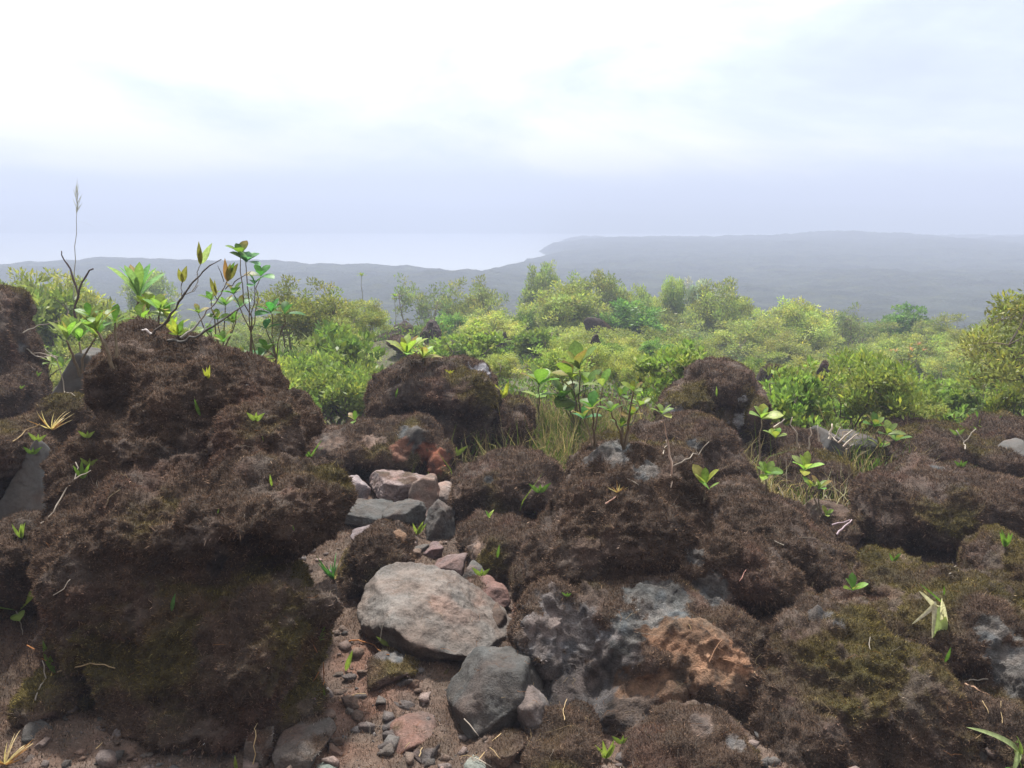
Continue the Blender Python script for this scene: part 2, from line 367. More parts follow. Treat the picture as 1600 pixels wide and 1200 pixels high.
def stone(label, px, py, d, rx, ry, rd, base=None, moss=0.0, seed=0, rot=0, planes=16, bare=(), rough=1.0, name='stone', cat='stone', sub=None, pl=None, smoothst=False, sq=.80, tilt=0, group=None, snap=True):
    base = np.asarray(PINK if base is None else base)*.74
    if snap:
        d1 = G(px, min(py+.8*ry, 1215))[1]+.35*rd; rd *= d1/d; print('STONE', label[:40], d, round(d1, 2)); d = d1
    v, t = ICO[5 if (QUICK or max(rx, ry)*d < 220) else 6] if sub is None else ICO[sub]
    rs = np.random.RandomState(seed+100)
    n = rs.normal(size=(planes, 3)); n /= np.linalg.norm(n, axis=1)[:, None]
    n = np.concatenate([n, [[0, 0, 1], [0, -1, 0]]]); ds = np.concatenate([rs.uniform(sq-.2, .95, planes), [sq, sq+.05]])
    if pl is not None: n = np.array([q[:3] for q in pl], float); n /= np.linalg.norm(n, axis=1)[:, None]; ds = np.array([q[3] for q in pl])
    dots = v @ n.T; rr = np.where(dots > .05, ds/np.maximum(dots, .05), 9.)
    k = 34.0; r = -np.log(np.exp(-k*rr).sum(1)+np.exp(-k*1.25))/k; r = np.minimum(r, 1.35)
    v = v*r[:, None]
    s = d/F; sc3 = np.array([rx*s, rd, ry*s])
    v = v @ eul(tilt, 0, 0).T*sc3
    a = R(rot); cr, sr = math.cos(a), math.sin(a)
    v = np.stack([v[:, 0]*cr+v[:, 2]*sr, v[:, 1], -v[:, 0]*sr+v[:, 2]*cr], -1)
    me = mesh_np('t', v, t); V, Nn = get_np(me); bpy.data.meshes.remove(me)
    c = P(px, py, d); V = V+c; sz = min(sc3); off = seed*2.3
    f = rough*(.25 if smoothst else .62)
    V = V+Nn*(f*(.13*sz*fbm(V, .9/sz, 4, gain=.55, off=off)+.012*min(1, sz/.12)*fbm(V, 22., 4, gain=.6, off=off+2)-.006*np.maximum(0, .35-worley(V, 45., off))*(not smoothst)))[:, None]
    org = np.array([V[:, 0].mean(), V[:, 1].mean(), V[:, 2].min()])
    return place_rock(name, V, t, base, moss, list(bare), seed, d, label, cat, M_SMOOTHSTONE if smoothst else M_STONE, org, group)

SLATE = np.array([.118, .115, .112]); TAN = np.array([.21, .185, .17]); PURP = np.array([.105, .092, .09])
# the big pair of mossy mounds
mound('huge dark moss-covered lava boulder with an overhanging shelf, carrying the bare twisted branches',
      [(300,1035,3.05,150,95,.33),(410,1000,2.98,110,105,.30),(490,945,3.02,44,48,.16),(180,960,3.15,95,95,.30),(330,1100,2.95,190,60,.30),
       (290,815,3.35,215,88,.46),(150,860,3.3,82,95,.32),(462,800,3.22,72,62,.24),(400,770,3.25,110,48,.32),(280,900,3.25,180,70,.38),(210,900,3.2,140,110,.36),(340,940,3.12,150,85,.34),(250,735,3.6,150,55,.4),
       (225,610,3.95,75,82,.38),(315,655,3.8,115,82,.38,20),(410,690,3.62,72,62,.30,35),(230,700,3.65,105,62,.36),(270,560,4.05,75,42,.32,15),(360,610,3.85,85,50,.33,38),(440,660,3.7,48,40,.24,40)],
      seed=3, bare=[(345,880,18,DARK)], clump=1.15)  # the DARK entry is painted shade in the recess under the shelf
mound('massive brown mossy boulder with grey crest and an orange earth scar on its broken front',
      [(975,820,3.95,135,110,.42),(900,860,3.8,70,85,.30),(1010,760,4.1,95,60,.38),(960,730,4.35,78,44,.35),(1090,880,3.85,90,80,.38,25),(1170,900,3.8,80,62,.34,35),
       (1000,1000,3.45,190,95,.34),(860,1000,3.4,62,95,.24),(1120,1040,3.3,90,90,.28),(960,1090,3.2,130,55,.25)],
      seed=5, base=PURP*1.15, bare=[(965,712,40,GREY*1.25),(1010,735,30,GREY*1.15),(925,715,25,GREY*1.2),(870,990,78,PURP*1.35),(960,1010,55,PURP*1.2),(900,1080,70,PURP),(1030,955,55,SLATE*1.05),(985,975,40,SLATE*.95),
            (1100,1010,72,ORANGE),(1150,1040,52,ORANGE*.9),(1050,1000,40,ORANGE*.8),(1060,1070,45,ORANGE*.7),(1010,1080,40,ORANGE*.75),(1110,925,28,GREY*1.2),(1000,1120,40,EARTH),(1090,870,16,GREY)], clump=1.1)
mound('broad dark mossy boulder beside the orange earth scar, at the bottom edge of the photo',
      [(1290,1060,2.95,135,120,.38),(1400,1110,2.85,115,110,.34,25),(1240,990,3.3,95,62,.34),(1360,1000,3.15,110,66,.34),(1240,1140,2.75,110,75,.3),(1470,1180,2.7,80,60,.28,30)],
      seed=8, bare=[(1285,950,26,GREY*.9),(1310,970,16,GREY*.9)], clump=1.15)
mound('low mossy slope of lava beneath the wide overhanging boulder, with one pale grey face',
      [(1500,960,3.75,130,60,.45),(1570,1040,3.5,75,85,.35),(1420,930,3.95,80,45,.4),(1560,1130,3.2,70,60,.3),(1590,900,4.0,60,60,.4)],
      seed=11, base=SLATE*.8, bare=[(1565,1025,48,SLATE),(1555,985,30,SLATE*.95),(1590,1060,35,SLATE*.9)])
mound('wide mossy boulder overhanging a dark hollow, below the ridge of low shrubs',
      [(1450,790,4.6,92,58,.42),(1380,795,4.6,42,55,.3),(1535,796,4.6,72,56,.4),(1440,752,4.7,44,26,.25),(1525,760,4.75,50,26,.3),(1595,800,4.7,50,52,.4)],
      seed=13, bare=[(1462,732,12,SLATE)], clump=1.2)
mound('sloping mossy rock between the orange-scarred boulder and the wide overhanging boulder',
      [(1200,850,4.25,95,75,.42,15),(1270,880,4.15,85,58,.38,25),(1160,800,4.5,65,48,.35),(1330,920,4.05,60,38,.35,20)], seed=14)
mound('round-topped mossy boulder with a thin pale twig standing before it',
      [(1080,720,5.3,72,74,.4),(1020,705,5.5,46,40,.35),(1125,740,5.1,45,48,.3),(1080,690,5.5,52,48,.35)], seed=16, clump=1.0, bare=[(1085,695,12,GREY)])
mound('arch-shaped dark mossy boulder with whitish bare patches, standing against the shrubs',
      [(1125,602,6.9,52,38,.4),(1125,588,6.9,36,24,.3),(1075,632,6.8,44,32,.35),(1170,645,6.8,30,46,.35),(1120,650,6.9,46,50,.35),(1045,655,6.7,22,20,.25)], seed=17,
      bare=[(1157,655,19,np.array([.33,.33,.35])),(1160,625,10,np.array([.4,.4,.42])),(1062,648,14,np.array([.28,.27,.29])),(1040,640,10,np.array([.3,.3,.3]))], base=SLATE)
mound('loaf-shaped mossy boulder with a small bare grey shoulder, standing before the willowy bushes',
      [(680,598,6.0,94,40,.5),(612,626,5.9,42,36,.4),(735,612,5.9,50,42,.42),(700,665,5.95,85,50,.4),(755,650,5.85,30,60,.3)], seed=18,
      bare=[(757,573,16,np.array([.26,.26,.29])),(770,582,12,np.array([.26,.26,.29]))], clump=1.15)
mound('dark rounded moss hump leaning against the loaf-shaped boulder', [(805,662,5.75,33,46,.28),(812,685,5.7,24,34,.22)], seed=19)
mound('small shaggy moss knob just beyond the loaf-shaped boulder', [(541,622,6.6,31,24,.25)], seed=20)
mound('rust and grey lava rock with a hollow full of red roots below the loaf-shaped boulder',
      [(600,694,5.25,80,38,.35),(650,684,5.3,46,32,.3),(535,708,5.2,50,34,.3),(690,725,5.15,22,40,.2)], seed=21, base=EARTH*1.1, moss=.75,
      bare=[(640,675,26,SLATE*.8),(620,700,20,np.array([.2,.1,.07])),(690,715,30,RED*1.0),(670,745,26,RED),(580,690,26,EARTH*1.2),(520,690,30,EARTH)])
mound('blocky brown moss-covered rock at the head of the stone path',
      [(775,765,4.75,70,52,.32),(840,760,4.75,45,48,.3),(730,770,4.7,32,46,.24),(800,730,4.9,66,24,.3)], seed=22, base=EARTH, bare=[(715,770,14,EARTH*1.2),(765,750,9,SLATE)])
mound('low olive and brown moss hump on the near side of the grey slabs', [(597,870,3.95,50,54,.26),(560,890,3.95,30,40,.2)], seed=23, bare=[(625,838,16,ORANGE*.8)])
mound('tall moss-covered boulder cut off by the left edge of the photo', [(-10,560,4.6,52,95,.35),(28,615,4.5,36,52,.28),(0,480,4.7,32,34,.28),(52,585,4.7,16,34,.15)], seed=24, bare=[(35,545,10,GREY)])
mound('brown mossy earth shelf below the tall boulder at the left edge', [(20,705,4.2,75,48,.4),(-30,740,4.1,60,60,.35),(95,650,4.5,40,30,.25)], seed=25, base=EARTH, moss=.7)
mound('little round moss cap on the edge of the smooth grey slab', [(105,722,3.9,36,40,.14),(112,690,4.0,34,16,.14)], seed=26)
mound('mossy bank beside the great boulder, where the two-leaf seedling grows', [(15,890,3.5,62,85,.26),(50,850,3.6,50,34,.22),(90,1085,2.95,60,40,.2)], seed=27)
mound('brown mossy hump at the bottom, with a ragged pale edge', [(1090,1165,2.68,85,52,.22),(1020,1190,2.62,60,45,.2),(1140,1190,2.62,45,50,.2)], seed=28, base=EARTH*1.3, moss=.6, bare=[(1150,1160,20,GREY*1.6),(1100,1130,22,EARTH*1.3)])
mound('low reddish mossy hump below the grey angular rock', [(870,1175,2.62,66,40,.2),(900,1160,2.7,50,36,.2)], seed=29, base=EARTH*1.3, moss=.6)
mound('brown mossy ridge behind the wide overhanging boulder', [(1470,700,5.6,62,32,.35),(1415,728,5.4,34,26,.3),(1570,722,5.3,50,26,.3)], seed=30, moss=.95)
mound('long low moss hump under the bare orange-tipped shrub', [(1430,685,6.3,62,22,.4),(1475,682,6.4,45,20,.35)], seed=35, moss=.95)
mound('low dark moss hump at the edge of the photo, behind the smooth grey stone', [(1570,682,6.2,55,22,.4),(1530,690,6.1,40,16,.3)], seed=36, moss=.95)
mound('small brown moss hump between the low grey stone and the mossy ridge', [(1375,705,6.0,32,18,.3)], seed=37)
mound('dark mossy rock under the wedge-shaped grey slab', [(1260,745,5.1,74,38,.32),(1230,695,5.7,42,30,.3),(1300,760,5.0,50,32,.25)], seed=31, moss=.95)
mound('pair of dark moss-topped knobs beside the arch-shaped boulder', [(1222,655,6.4,20,18,.2),(1262,665,6.3,24,18,.2)], seed=32)
mound('flat purplish earth-covered rock in the grassy pocket', [(1310,815,4.6,50,22,.25),(1290,835,4.5,44,20,.22)], seed=33, base=EARTH*1.1, moss=.3)
mound('brown earth bank filling the gap between stone path and scarred boulder', [(800,860,4.1,62,46,.26),(760,840,4.3,50,26,.24),(835,905,3.8,34,40,.2)], seed=34, base=EARTH*1.1, moss=.65, bare=[(740,855,26,EARTH*1.5)])
# bare stones
stone('big flat-topped pinkish stone with a shaded underside, on the path', 684, 966, 3.25, 114, 66, .33, TAN*.95, 0, 41, rot=16, pl=[(.22,-.5,.84,.50),(.05,-.97,-.25,.80),(-.9,-.35,.25,.88),(.85,-.45,.05,.92),(.55,.05,.83,.60),(-.45,-.1,.85,.66),(0,.9,.4,.9),(.3,-.8,-.55,.72),(-.5,-.8,-.3,.85)])
stone('grey angular block with a sharp top corner, below the pinkish stone', 776, 1088, 2.88, 80, 66, .20, SLATE*.8, .0, 42, rot=-6, pl=[(-.1,-.85,.5,.62),(-.7,-.1,.65,.66),(.9,-.2,.2,.80),(-.85,-.5,-.1,.85),(.35,-.9,-.3,.7),(.1,.2,1,.85),(.1,-.4,-1,.8)])
stone('reddish lump of lava behind the big pinkish stone', 738, 932, 3.55, 54, 28, .17, np.array([.23,.14,.125]), .15, 43, rot=6)
stone('small brown stone wedged beside the big pinkish stone', 779, 966, 3.35, 20, 21, .09, EARTH*1.2, .2, 44)
stone('upright grey stone peeping over the big pinkish stone', 640, 905, 3.6, 24, 22, .10, TAN*.8, 0, 45)
stone('pale grey pebble stone tucked behind the reddish lava lump', 741, 895, 3.7, 18, 18, .08, SLATE*1.1, 0, 46)
stone('purplish cobble, the higher of two on the path', 677, 862, 3.95, 20, 15, .08, np.array([.2,.145,.15]), .1, 47)
stone('rounded purplish-brown cobble, the lower of two on the path', 708, 884, 3.85, 28, 24, .11, np.array([.2,.145,.14]), .1, 48)
stone('long pinkish-grey rock with a dark undercut at the head of the path', 622, 758, 4.75, 52, 27, .20, np.array([.27,.215,.21]), .05, 49, rot=4)
stone('pale grey rock at the end of the row, touching the great boulder', 545, 762, 4.7, 34, 24, .18, np.array([.29,.25,.26]), 0, 50)
stone('tall buff rock with a rusty split, before the blocky mossy rock', 668, 770, 4.7, 26, 40, .17, np.array([.27,.2,.17]), .05, 51, rot=10)
stone('buff ledge stone between the split rock and the blocky mossy rock', 690, 775, 4.75, 20, 20, .13, np.array([.27,.22,.2]), 0, 52)
stone('flat grey slab lying under the row of pinkish rocks', 580, 805, 4.4, 62, 20, .2, SLATE*.9, .05, 53, rot=5)
stone('blue-grey cracked slab, the middle one of the path head', 640, 800, 4.35, 36, 24, .15, SLATE*.95, 0, 54, rot=-15)
stone('blue-grey wedge of rock pressed against the blocky mossy rock', 688, 812, 4.3, 32, 34, .15, SLATE*.85, 0, 55, rot=35)
stone('small pinkish bump between the blue-grey slabs', 668, 800, 4.25, 18, 14, .08, PINK*.9, 0, 56)
stone('greyish slab sunk in the moss near the olive hump', 578, 838, 4.15, 46, 22, .16, np.array([.2,.17,.18]), .1, 57, rot=-10)
stone('tall smooth grey slab leaning on the great boulder', 122, 640, 4.25, 50, 104, .18, SLATE*.85, 0, 58, rot=8, smoothst=True, pl=[(.2,-.9,.3,.6),(-.8,-.1,.6,.62),(.9,-.1,.3,.7),(0,0,1,.9),(-.3,-.8,-.4,.8)], name='slab')
stone('smooth triangular grey slab exposed in the bank', 42, 768, 3.85, 56, 74, .12, SLATE*.95, 0, 59, rot=0, smoothst=True, pl=[(.05,-.9,.42,.5),(-.78,-.1,.6,.42),(.95,0,.12,.62),(0,-.2,-1,.8)], name='slab')
stone('wedge-shaped grey slab with a dark face among bleached stalks', 1298, 703, 5.35, 36, 33, .18, SLATE*.7, 0, 60, rot=38, smoothst=True, name='slab', pl=[(.1,-.95,.25,.6),(-.2,0,1,.7),(.9,-.2,.3,.7),(-.9,-.3,0,.8),(.3,-.4,-.9,.8)])
stone('low grey stone behind the wedge-shaped slab', 1340, 690, 5.9, 28, 17, .2, SLATE*.9, 0, 61)
stone('smooth grey stone with a white-specked edge on the brown mossy ridge', 1580, 710, 5.0, 32, 24, .16, SLATE*.95, 0, 62, rot=-10, smoothst=True)
stone('pale slab crest showing above the dark mossy rock', 1232, 676, 5.6, 36, 11, .16, SLATE*1.1, 0, 63, rot=8)
stone('half-buried mossy stone with a grey tip near the curled dry leaf', 610, 1042, 2.98, 46, 26, .14, PURP*1.5, .6, 64, bare=[(618,1030,14,SLATE*1.1)])
stone('dark grey lump of lava on the gravel in the bottom corner', 54, 1149, 2.5, 24, 16, .06, SLATE*.6, 0, 65, sub=5)
stone('pale pink chip leaning on the dark grey lump', 70, 1161, 2.45, 13, 10, .03, PINK, 0, 66, rot=-35, sub=5)
stone('flat slate-grey chip below the pale pink chip', 51, 1184, 2.4, 13, 7, .03, SLATE*.8, 0, 67, sub=5)
stone('tiny pinkish pebble at the foot of the great boulder', 293, 1175, 2.42, 8, 8, .02, PINK*.9, 0, 68, sub=5)
stone('tan rounded rock half sunk in the gravel at the bottom', 478, 1165, 2.5, 44, 30, .13, TAN*.7, .3, 69, rot=-12)
stone('tall pinkish rock fin at the bottom near the great boulder', 410, 1165, 2.5, 22, 40, .10, TAN*.75, .2, 70, rot=8)
stone('reddish half-buried rock below the half-buried mossy stone', 640, 1150, 2.62, 60, 26, .16, np.array([.22,.15,.13]), .4, 71, rot=-8)
stone('dark knob of lava between scattered straws at the bottom', 668, 1176, 2.5, 22, 18, .07, PURP*1.2, .3, 72)
stone('flat greenish-grey stone cut by the bottom edge of the photo', 505, 1203, 2.36, 30, 10, .06, np.array([.2,.24,.22]), 0, 73, sub=5)
stone('pale green-grey stone cut by the bottom edge below the straws', 738, 1200, 2.38, 22, 12, .06, np.array([.24,.27,.25]), 0, 74, sub=5)
stone('brown rounded rock at the foot of the angular block', 790, 1165, 2.6, 34, 20, .1, EARTH*1.3, .4, 75)
stone('pale grey stone, the first of two under the broad dark boulder', 1318, 1195, 2.45, 22, 14, .06, np.array([.26,.27,.28]), 0, 76, sub=5)
stone('pale grey stone, the second of two under the broad dark boulder', 1382, 1200, 2.42, 26, 11, .06, np.array([.25,.27,.27]), 0, 77, sub=5)
stone('tan stone hidden behind the angular block', 833, 1112, 2.85, 34, 52, .14, PURP*1.5, .1, 78)
# loose angular rubble of the path
_rr = np.random.RandomState(21); _k = 0
for _i in range(400):
    if _k >= 46: break
    py_ = _rr.uniform(780, 1195); cx_ = np.interp(py_, [780, 860, 900, 1050, 1200], [620, 690, 720, 600, 560]); px_ = cx_+_rr.normal()*np.interp(py_, [780, 900, 1050, 1200], [45, 55, 70, 190])
    if ((px_-684)/135)**2+((py_-965)/85)**2 < 1 or ((px_-776)/92)**2+((py_-1092)/76)**2 < 1 or px_ < 100: continue
    if px_ < 520 and py_ < 1120: continue
    w_ = _rr.uniform(7, 19); _k += 1
    stone('small angular stone among the loose rubble of the path', px_, py_, 3., w_, w_*_rr.uniform(.5, .8), w_*3/F*.8, [EARTH*1.3, EARTH*1.5, TAN*.7, PURP*1.2, EARTH*1.1][_rr.randint(5)], .12, 300+_k, rot=_rr.uniform(-30, 30), planes=6, sq=.58, rough=1.5, name='stone', sub=3, group='loose rubble of the path')
# dark lava out among the shrubs
for i, (px, py, d, rx, ry, lab) in enumerate([
    (676, 522, 15.5, 20, 26, 'dark pointed lava rock standing up among the shrubs'),
    (640, 545, 14.5, 40, 17, 'rugged dark lava outcrop beside the pointed lava rock'),
    (612, 498, 20.0, 26, 10, 'low dark lava crest showing between the shrubs'),
    (762, 530, 15.0, 15, 34, 'narrow dark lava pillar between two shrubs'),
    (800, 512, 17.5, 20, 9, 'light grey lava slab at the foot of the big round tree'),
    (700, 600-45, 12.5, 28, 20, 'dark lava rubble hump behind the loaf-shaped boulder'),
    (962, 505, 19.5, 24, 9, 'dark lava heap under the big round tree'),
    (1303, 592, 11.0, 12, 14, 'small dark lava knob with a rusty side among the shrubs'),
    (930, 560, 13.5, 14, 34, 'dark upright lava stub behind the tall broad-leaved sapling'),
    (1195, 590, 11.5, 22, 26, 'jagged dark lava rock showing beside the arch-shaped boulder')]):
    g_ = G(px, py+ry*.6)
    if g_[1] > d+2:
        p_ = P(px, py, d); zt = P(px, py-ry, d)[2]; zb = H(p_[0], d); ry = (zt-zb)/2/d*F*1.1; rx = max(rx*.9, ry*.3); py = 600-F*math.tan(math.atan2((zt+zb)/2-EYE, d)+PITCH)
    else: d = g_[1]
    stone(lab, px, py, d, rx, ry, rx*d/F*.9, DARK*2.6 if i != 4 else SLATE*1.2, .25, 80+i, rot=i*23, rough=2.0, name='lava_rock', cat='rock', sub=5, snap=False)
bpy.context.view_layer.update()
# ------------------------------------------------------------------ plants
dgs = bpy.context.evaluated_depsgraph_get(); dgs.update()
for o in (lake, forest): o.hide_set(True)
def hit(px, py, far=40):
    """first rock or ground surface on the sight line of a photo pixel"""
    r = Vector(ray(px, py)).normalized()
    ok, loc, nn_, i, ob, mt = sc.ray_cast(dgs, Vector(CAM), r)
    if ok and loc.y < far: return np.array(loc), np.array(nn_)
    return G(px, py), np.array([0, 0, 1.])
def unit(v): v = np.asarray(v, float); return v/max(1e-9, np.linalg.norm(v))
class MB:
    def __init__(s): s.V = []; s.Q = []; s.T = []; s.C = []; s.n = 0
    def add(s, V, Q=None, T=None, col=(.1, .1, .1)):
        V = np.asarray(V, float); c = np.asarray(col, float)
        if c.ndim == 1: c = np.tile(c, (len(V), 1))
        s.V.append(V); s.C.append(c)
        if Q is not None and len(Q): s.Q.append(np.asarray(Q)+s.n)
        if T is not None and len(T): s.T.append(np.asarray(T)+s.n)
        s.n += len(V)
    def build(s, name, mat, parent=None, origin=(0, 0, 0), smooth_sh=True):
        f = []
        if s.Q: f.append(np.concatenate(s.Q))
        if s.T: f.append(np.concatenate(s.T))
        me = mesh_np(name, np.concatenate(s.V)-np.asarray(origin), f, np.clip(np.concatenate(s.C), .003, 1), smooth_sh)
        return link(name, me, mat, parent)
    def tube(s, pts, r0, r1, col, k=6, jag=0., rs=None):
        pts = np.asarray(pts, float); n = len(pts); t = np.gradient(pts, axis=0)
        V = []; rr = np.linspace(r0, r1, n)*.72
        up = np.array([.13, .21, 1.]) if abs(unit(t[0])[2]) < .9 else np.array([1., .1, 0])
        for i in range(n):
            a = unit(t[i]); b = unit(np.cross(a, up)); c = np.cross(a, b); up = -c
            rad = rr[i]*(1+(rs.uniform(-jag, jag) if rs is not None else 0))
            for j in range(k):
                w = 2*math.pi*j/k; V.append(pts[i]+(b*math.cos(w)+c*math.sin(w))*rad)
        Q = [[i*k+j, i*k+(j+1) % k, (i+1)*k+(j+1) % k, (i+1)*k+j] for i in range(n-1) for j in range(k)]
        T = [[(n-1)*k+j, (n-1)*k+(j+1) % k, (n-1)*k] for j in range(1, k-1)]
        s.add(V, Q, T, col)
    def leaf(s, base, d, up, L, W, shape='obovate', curl=.3, fold=.25, col=(.1, .2, .03), tip=None, seg=7, twist=0.):
        """one leaf with a folded midrib, bending down along its length"""
        d = unit(d); side = unit(np.cross(d, up)); nrm = np.cross(side, d)
        if twist: side, nrm = side*math.cos(twist)+nrm*math.sin(twist), nrm*math.cos(twist)-side*math.sin(twist)
        V = []; Cc = []; col = np.asarray(col, float); tp = col if tip is None else np.asarray(tip, float)
        for i in range(seg+1):
            t = i/seg
            if shape == 'obovate': w = math.sin(math.pi*min(1, t**1.35*.93+.02))**.75
            elif shape == 'oval': w = math.sin(math.pi*(t*.94+.03))**.8
            elif shape == 'lance': w = math.sin(math.pi*(t**.75*.97+.015))
            else: w = (min(1, t*6+.45))*(1-t)**.55
            w = max(w, .06 if i else .12)*W*.5
            if i == seg: w = W*.02
            ang = curl*t; p = base+L*(d*(math.sin(ang)/ang if abs(ang) > 1e-3 else 1)*t*1.0-nrm*(1-math.cos(ang))/(ang if abs(ang) > 1e-3 else 1)*t)
            c = col*(1-t)+tp*t
            V += [p-side*w+nrm*w*fold, p, p+side*w+nrm*w*fold]; Cc += [c, c*1.18+.01, c]
        Q = []
        for i in range(seg):
            a = 3*i; Q += [[a, a+1, a+4, a+3], [a+1, a+2, a+5, a+4]]
        s.add(V, Q, None, np.array(Cc))
LG = np.array([.13, .22, .035]); YG = np.array([.21, .28, .055]); DG = np.array([.045, .13, .03]); BLU = np.array([.09, .20, .09]); BRZ = np.array([.22, .20, .05]); PALE = np.array([.42, .50, .22]); STRAW = np.array([.50, .38, .22]); BLEACH = np.array([.56, .50, .43]); RUST = np.array([.30, .14, .06]); STEM = np.array([.16, .13, .09])
def rosette(mb, c, n, L, W, rs, axis=(0, 0, 1), spread=1.0, shape='obovate', col=LG, curl=.5, vary=.25, fold=.2, tip=None):
    """n leaves in a spiral round an axis; spread: 0 upright .. 1.5 flat"""
    ax = unit(axis); a0 = unit(np.cross(ax, [.3, .9, .1])); b0 = np.cross(ax, a0); ph = rs.uniform(0, 6.28)
    for i in range(n):
        f = (i+.5)/n; an = ph+i*2.4; th = spread*(.35+.75*f)+rs.uniform(-.12, .12)
        o = a0*math.cos(an)+b0*math.sin(an); d = ax*math.cos(th)+o*math.sin(th)
        k = .75+.35*f+rs.uniform(-vary, vary)*.5
        mb.leaf(c+ax*L*.10*(1-f), d, ax+o*.02, L*k, W*k, shape, curl*(.6+.8*f), fold, np.clip(col*(1+rs.uniform(-vary, vary, 3)*np.array([1, .6, 1]))*rs.uniform(.7, 1.15), .01, 1), (np.array([.24, .15, .05]) if (tip is None and rs.rand() < .15) else tip), twist=rs.uniform(-.25, .25))
def wob(a, b, n, amp, rs):
    t = np.linspace(0, 1, n)[:, None]; p = a*(1-t)+b*t; w = rs.normal(size=(n, 3))*amp*np.linalg.norm(b-a)
    w[0] = 0; w[-1] = 0; return p+w
def plant(label, cat, name, base, parts, seed=0, group=None):
    """parts: function(mb_stem, mb_leaf, origin, depth, rs)"""
    rs = np.random.RandomState(seed+500)
    if len(base) == 2: b, nn_ = hit(*base)
    else: b = P(*base)
    e = empty(name, tuple(b), label, cat, group); ms, ml = MB(), MB()
    parts(ms, ml, b, b[1], rs)
    if ms.n: ms.build('stem', M_BARK, e, b)
    if ml.n: ml.build('foliage', M_LEAF, e, b)
    return e
def sapling(label, base, ros, seed, stemcol=STEM, rad=.006, name='sapling', cat='sapling', shape='obovate', join=None, dd=0.0, stems=True):
    """ros: (px, py, n, leaf px, width ratio, spread, colour) rosettes reached by stems from the base"""
    def f(ms, ml, b, d, rs):
        for k, (px, py, n, lp, wr, sp, col) in enumerate(ros):
            d2 = d+rs.uniform(-.12, .12)+dd; c = P(px, py, d2); L = lp*d2/F
            if stems:
                mid = (b*.45+c*.55)+np.array([(b[0]-c[0])*.25, 0, -.02]) if join is None else P(join[0], join[1], d+dd)
                pts = np.concatenate([wob(b-np.array([0, 0, .03]), mid, 6, .02, rs), wob(mid, c, 6, .02, rs)[1:]])
                ms.tube(pts, rad*1.3, rad*.6, stemcol, 6)
            rosette(ml, c, n, L, L*wr, rs, (rs.uniform(-.25, .25), -.15+rs.uniform(-.2, .2), 1), sp, shape, col)
    return plant(label, cat, name, base, f, seed)
# --- broad-leaved saplings behind the rocks
sapling('tallest broad-leaved sapling, its top leaf standing above the others beside the loaf-shaped boulder', (905, 690), [(905, 578, 5, 52, .52, .5, YG*1.1), (893, 592, 6, 42, .6, 1.1, YG), (915, 606, 5, 38, .55, 1.0, LG*1.2), (880, 622, 5, 38, .6, 1.1, LG*1.2), (897, 628, 4, 46, .62, 1.0, LG), (884, 640, 3, 36, .6, 1.2, LG*1.2), (920, 640, 4, 34, .5, .9, LG)], 1, rad=.009)
sapling('broad-leaved sapling with round glossy leaves and a white-lit leaf, leaning towards the loaf-shaped boulder', (842, 690), [(842, 602, 6, 38, .66, .95, LG*1.25), (840, 622, 4, 30, .6, 1.3, YG)], 2, rad=.008)
sapling('low broad-leaved sapling with a rounded leaf among dead stalks', (928, 700), [(925, 640, 5, 34, .6, 1.0, LG), (942, 605, 4, 30, .5, .8, YG), (912, 655, 5, 30, .55, 1.1, DG*1.5)], 3)
sapling('bushy sapling with many oval leaves, between the tall sapling and the arch-shaped boulder', (975, 700), [(968, 620, 5, 26, .5, .9, LG), (990, 612, 5, 24, .5, .9, YG), (955, 645, 6, 26, .5, 1.0, LG), (985, 650, 6, 24, .5, 1.0, LG*1.1), (1000, 635, 5, 22, .5, .9, YG), (970, 668, 5, 22, .5, 1., LG)], 4)
sapling('single-stemmed sapling topped by a leafy whorl, beside the round-topped boulder', (1052, 745), [(1034, 648, 7, 26, .5, 1.1, YG)], 5, stemcol=np.array([.35, .25, .2]), rad=.004)
sapling('sapling with pale rounded leaves on a bare stem, in front of the arch-shaped boulder', (1187, 760), [(1190, 655, 6, 30, .62, .85, YG*1.05)], 6, rad=.006)
sapling('smaller rounded-leaf sapling in dry grass beside the bare-stemmed sapling', (1213, 760), [(1212, 685, 6, 24, .6, .9, YG)], 7, rad=.004)
sapling('leafy sapling low in the dry grass, below the bare-stemmed one', (1196, 775), [(1196, 742, 8, 30, .5, 1.15, LG)], 8)
sapling('five-leaved rosette sapling before the dark mossy rock', (1262, 790), [(1257, 736, 7, 36, .42, .8, YG)], 9)
sapling('broad-leaved seedling under the five-leaved rosette', (1280, 800), [(1279, 765, 6, 26, .5, .9, LG), (1265, 762, 3, 20, .5, .8, YG)], 10)
sapling('bright seedling with two large upright leaves on the crest behind the scarred boulder', (1099, 775), [(1102, 760, 4, 36, .45, .55, YG*1.05), (1108, 765, 2, 26, .3, 1.2, YG)], 11, rad=.004)
sapling('leafy rosette plant just beyond the top of the loaf-shaped boulder', (645, 562), [(635, 556, 11, 42, .36, .85, YG), (661, 560, 10, 29, .4, .95, YG*1.1)], 12)
sapling('large-leaved sapling with paddle leaves, standing between tall boulder and smooth slab', (125, 580), [(104, 532, 6, 38, .42, .5, YG*1.1), (124, 534, 6, 38, .42, .5, LG*1.3), (150, 528, 6, 34, .45, .6, YG)], 13, rad=.01)
sapling('second paddle-leaved sapling, touching the crest of the great boulder', (178, 575), [(152, 518, 5, 42, .38, .7, YG), (180, 505, 6, 34, .5, 1.2, LG), (140, 496, 6, 28, .5, 1.2, LG)], 14, rad=.008)
sapling('hazy sapling with tall narrow sword leaves behind the great boulder', (216, 560, 4.6), [(217, 468, 8, 62, .26, .42, np.array([.16, .27, .09]))], 15, rad=.012, name='sapling')
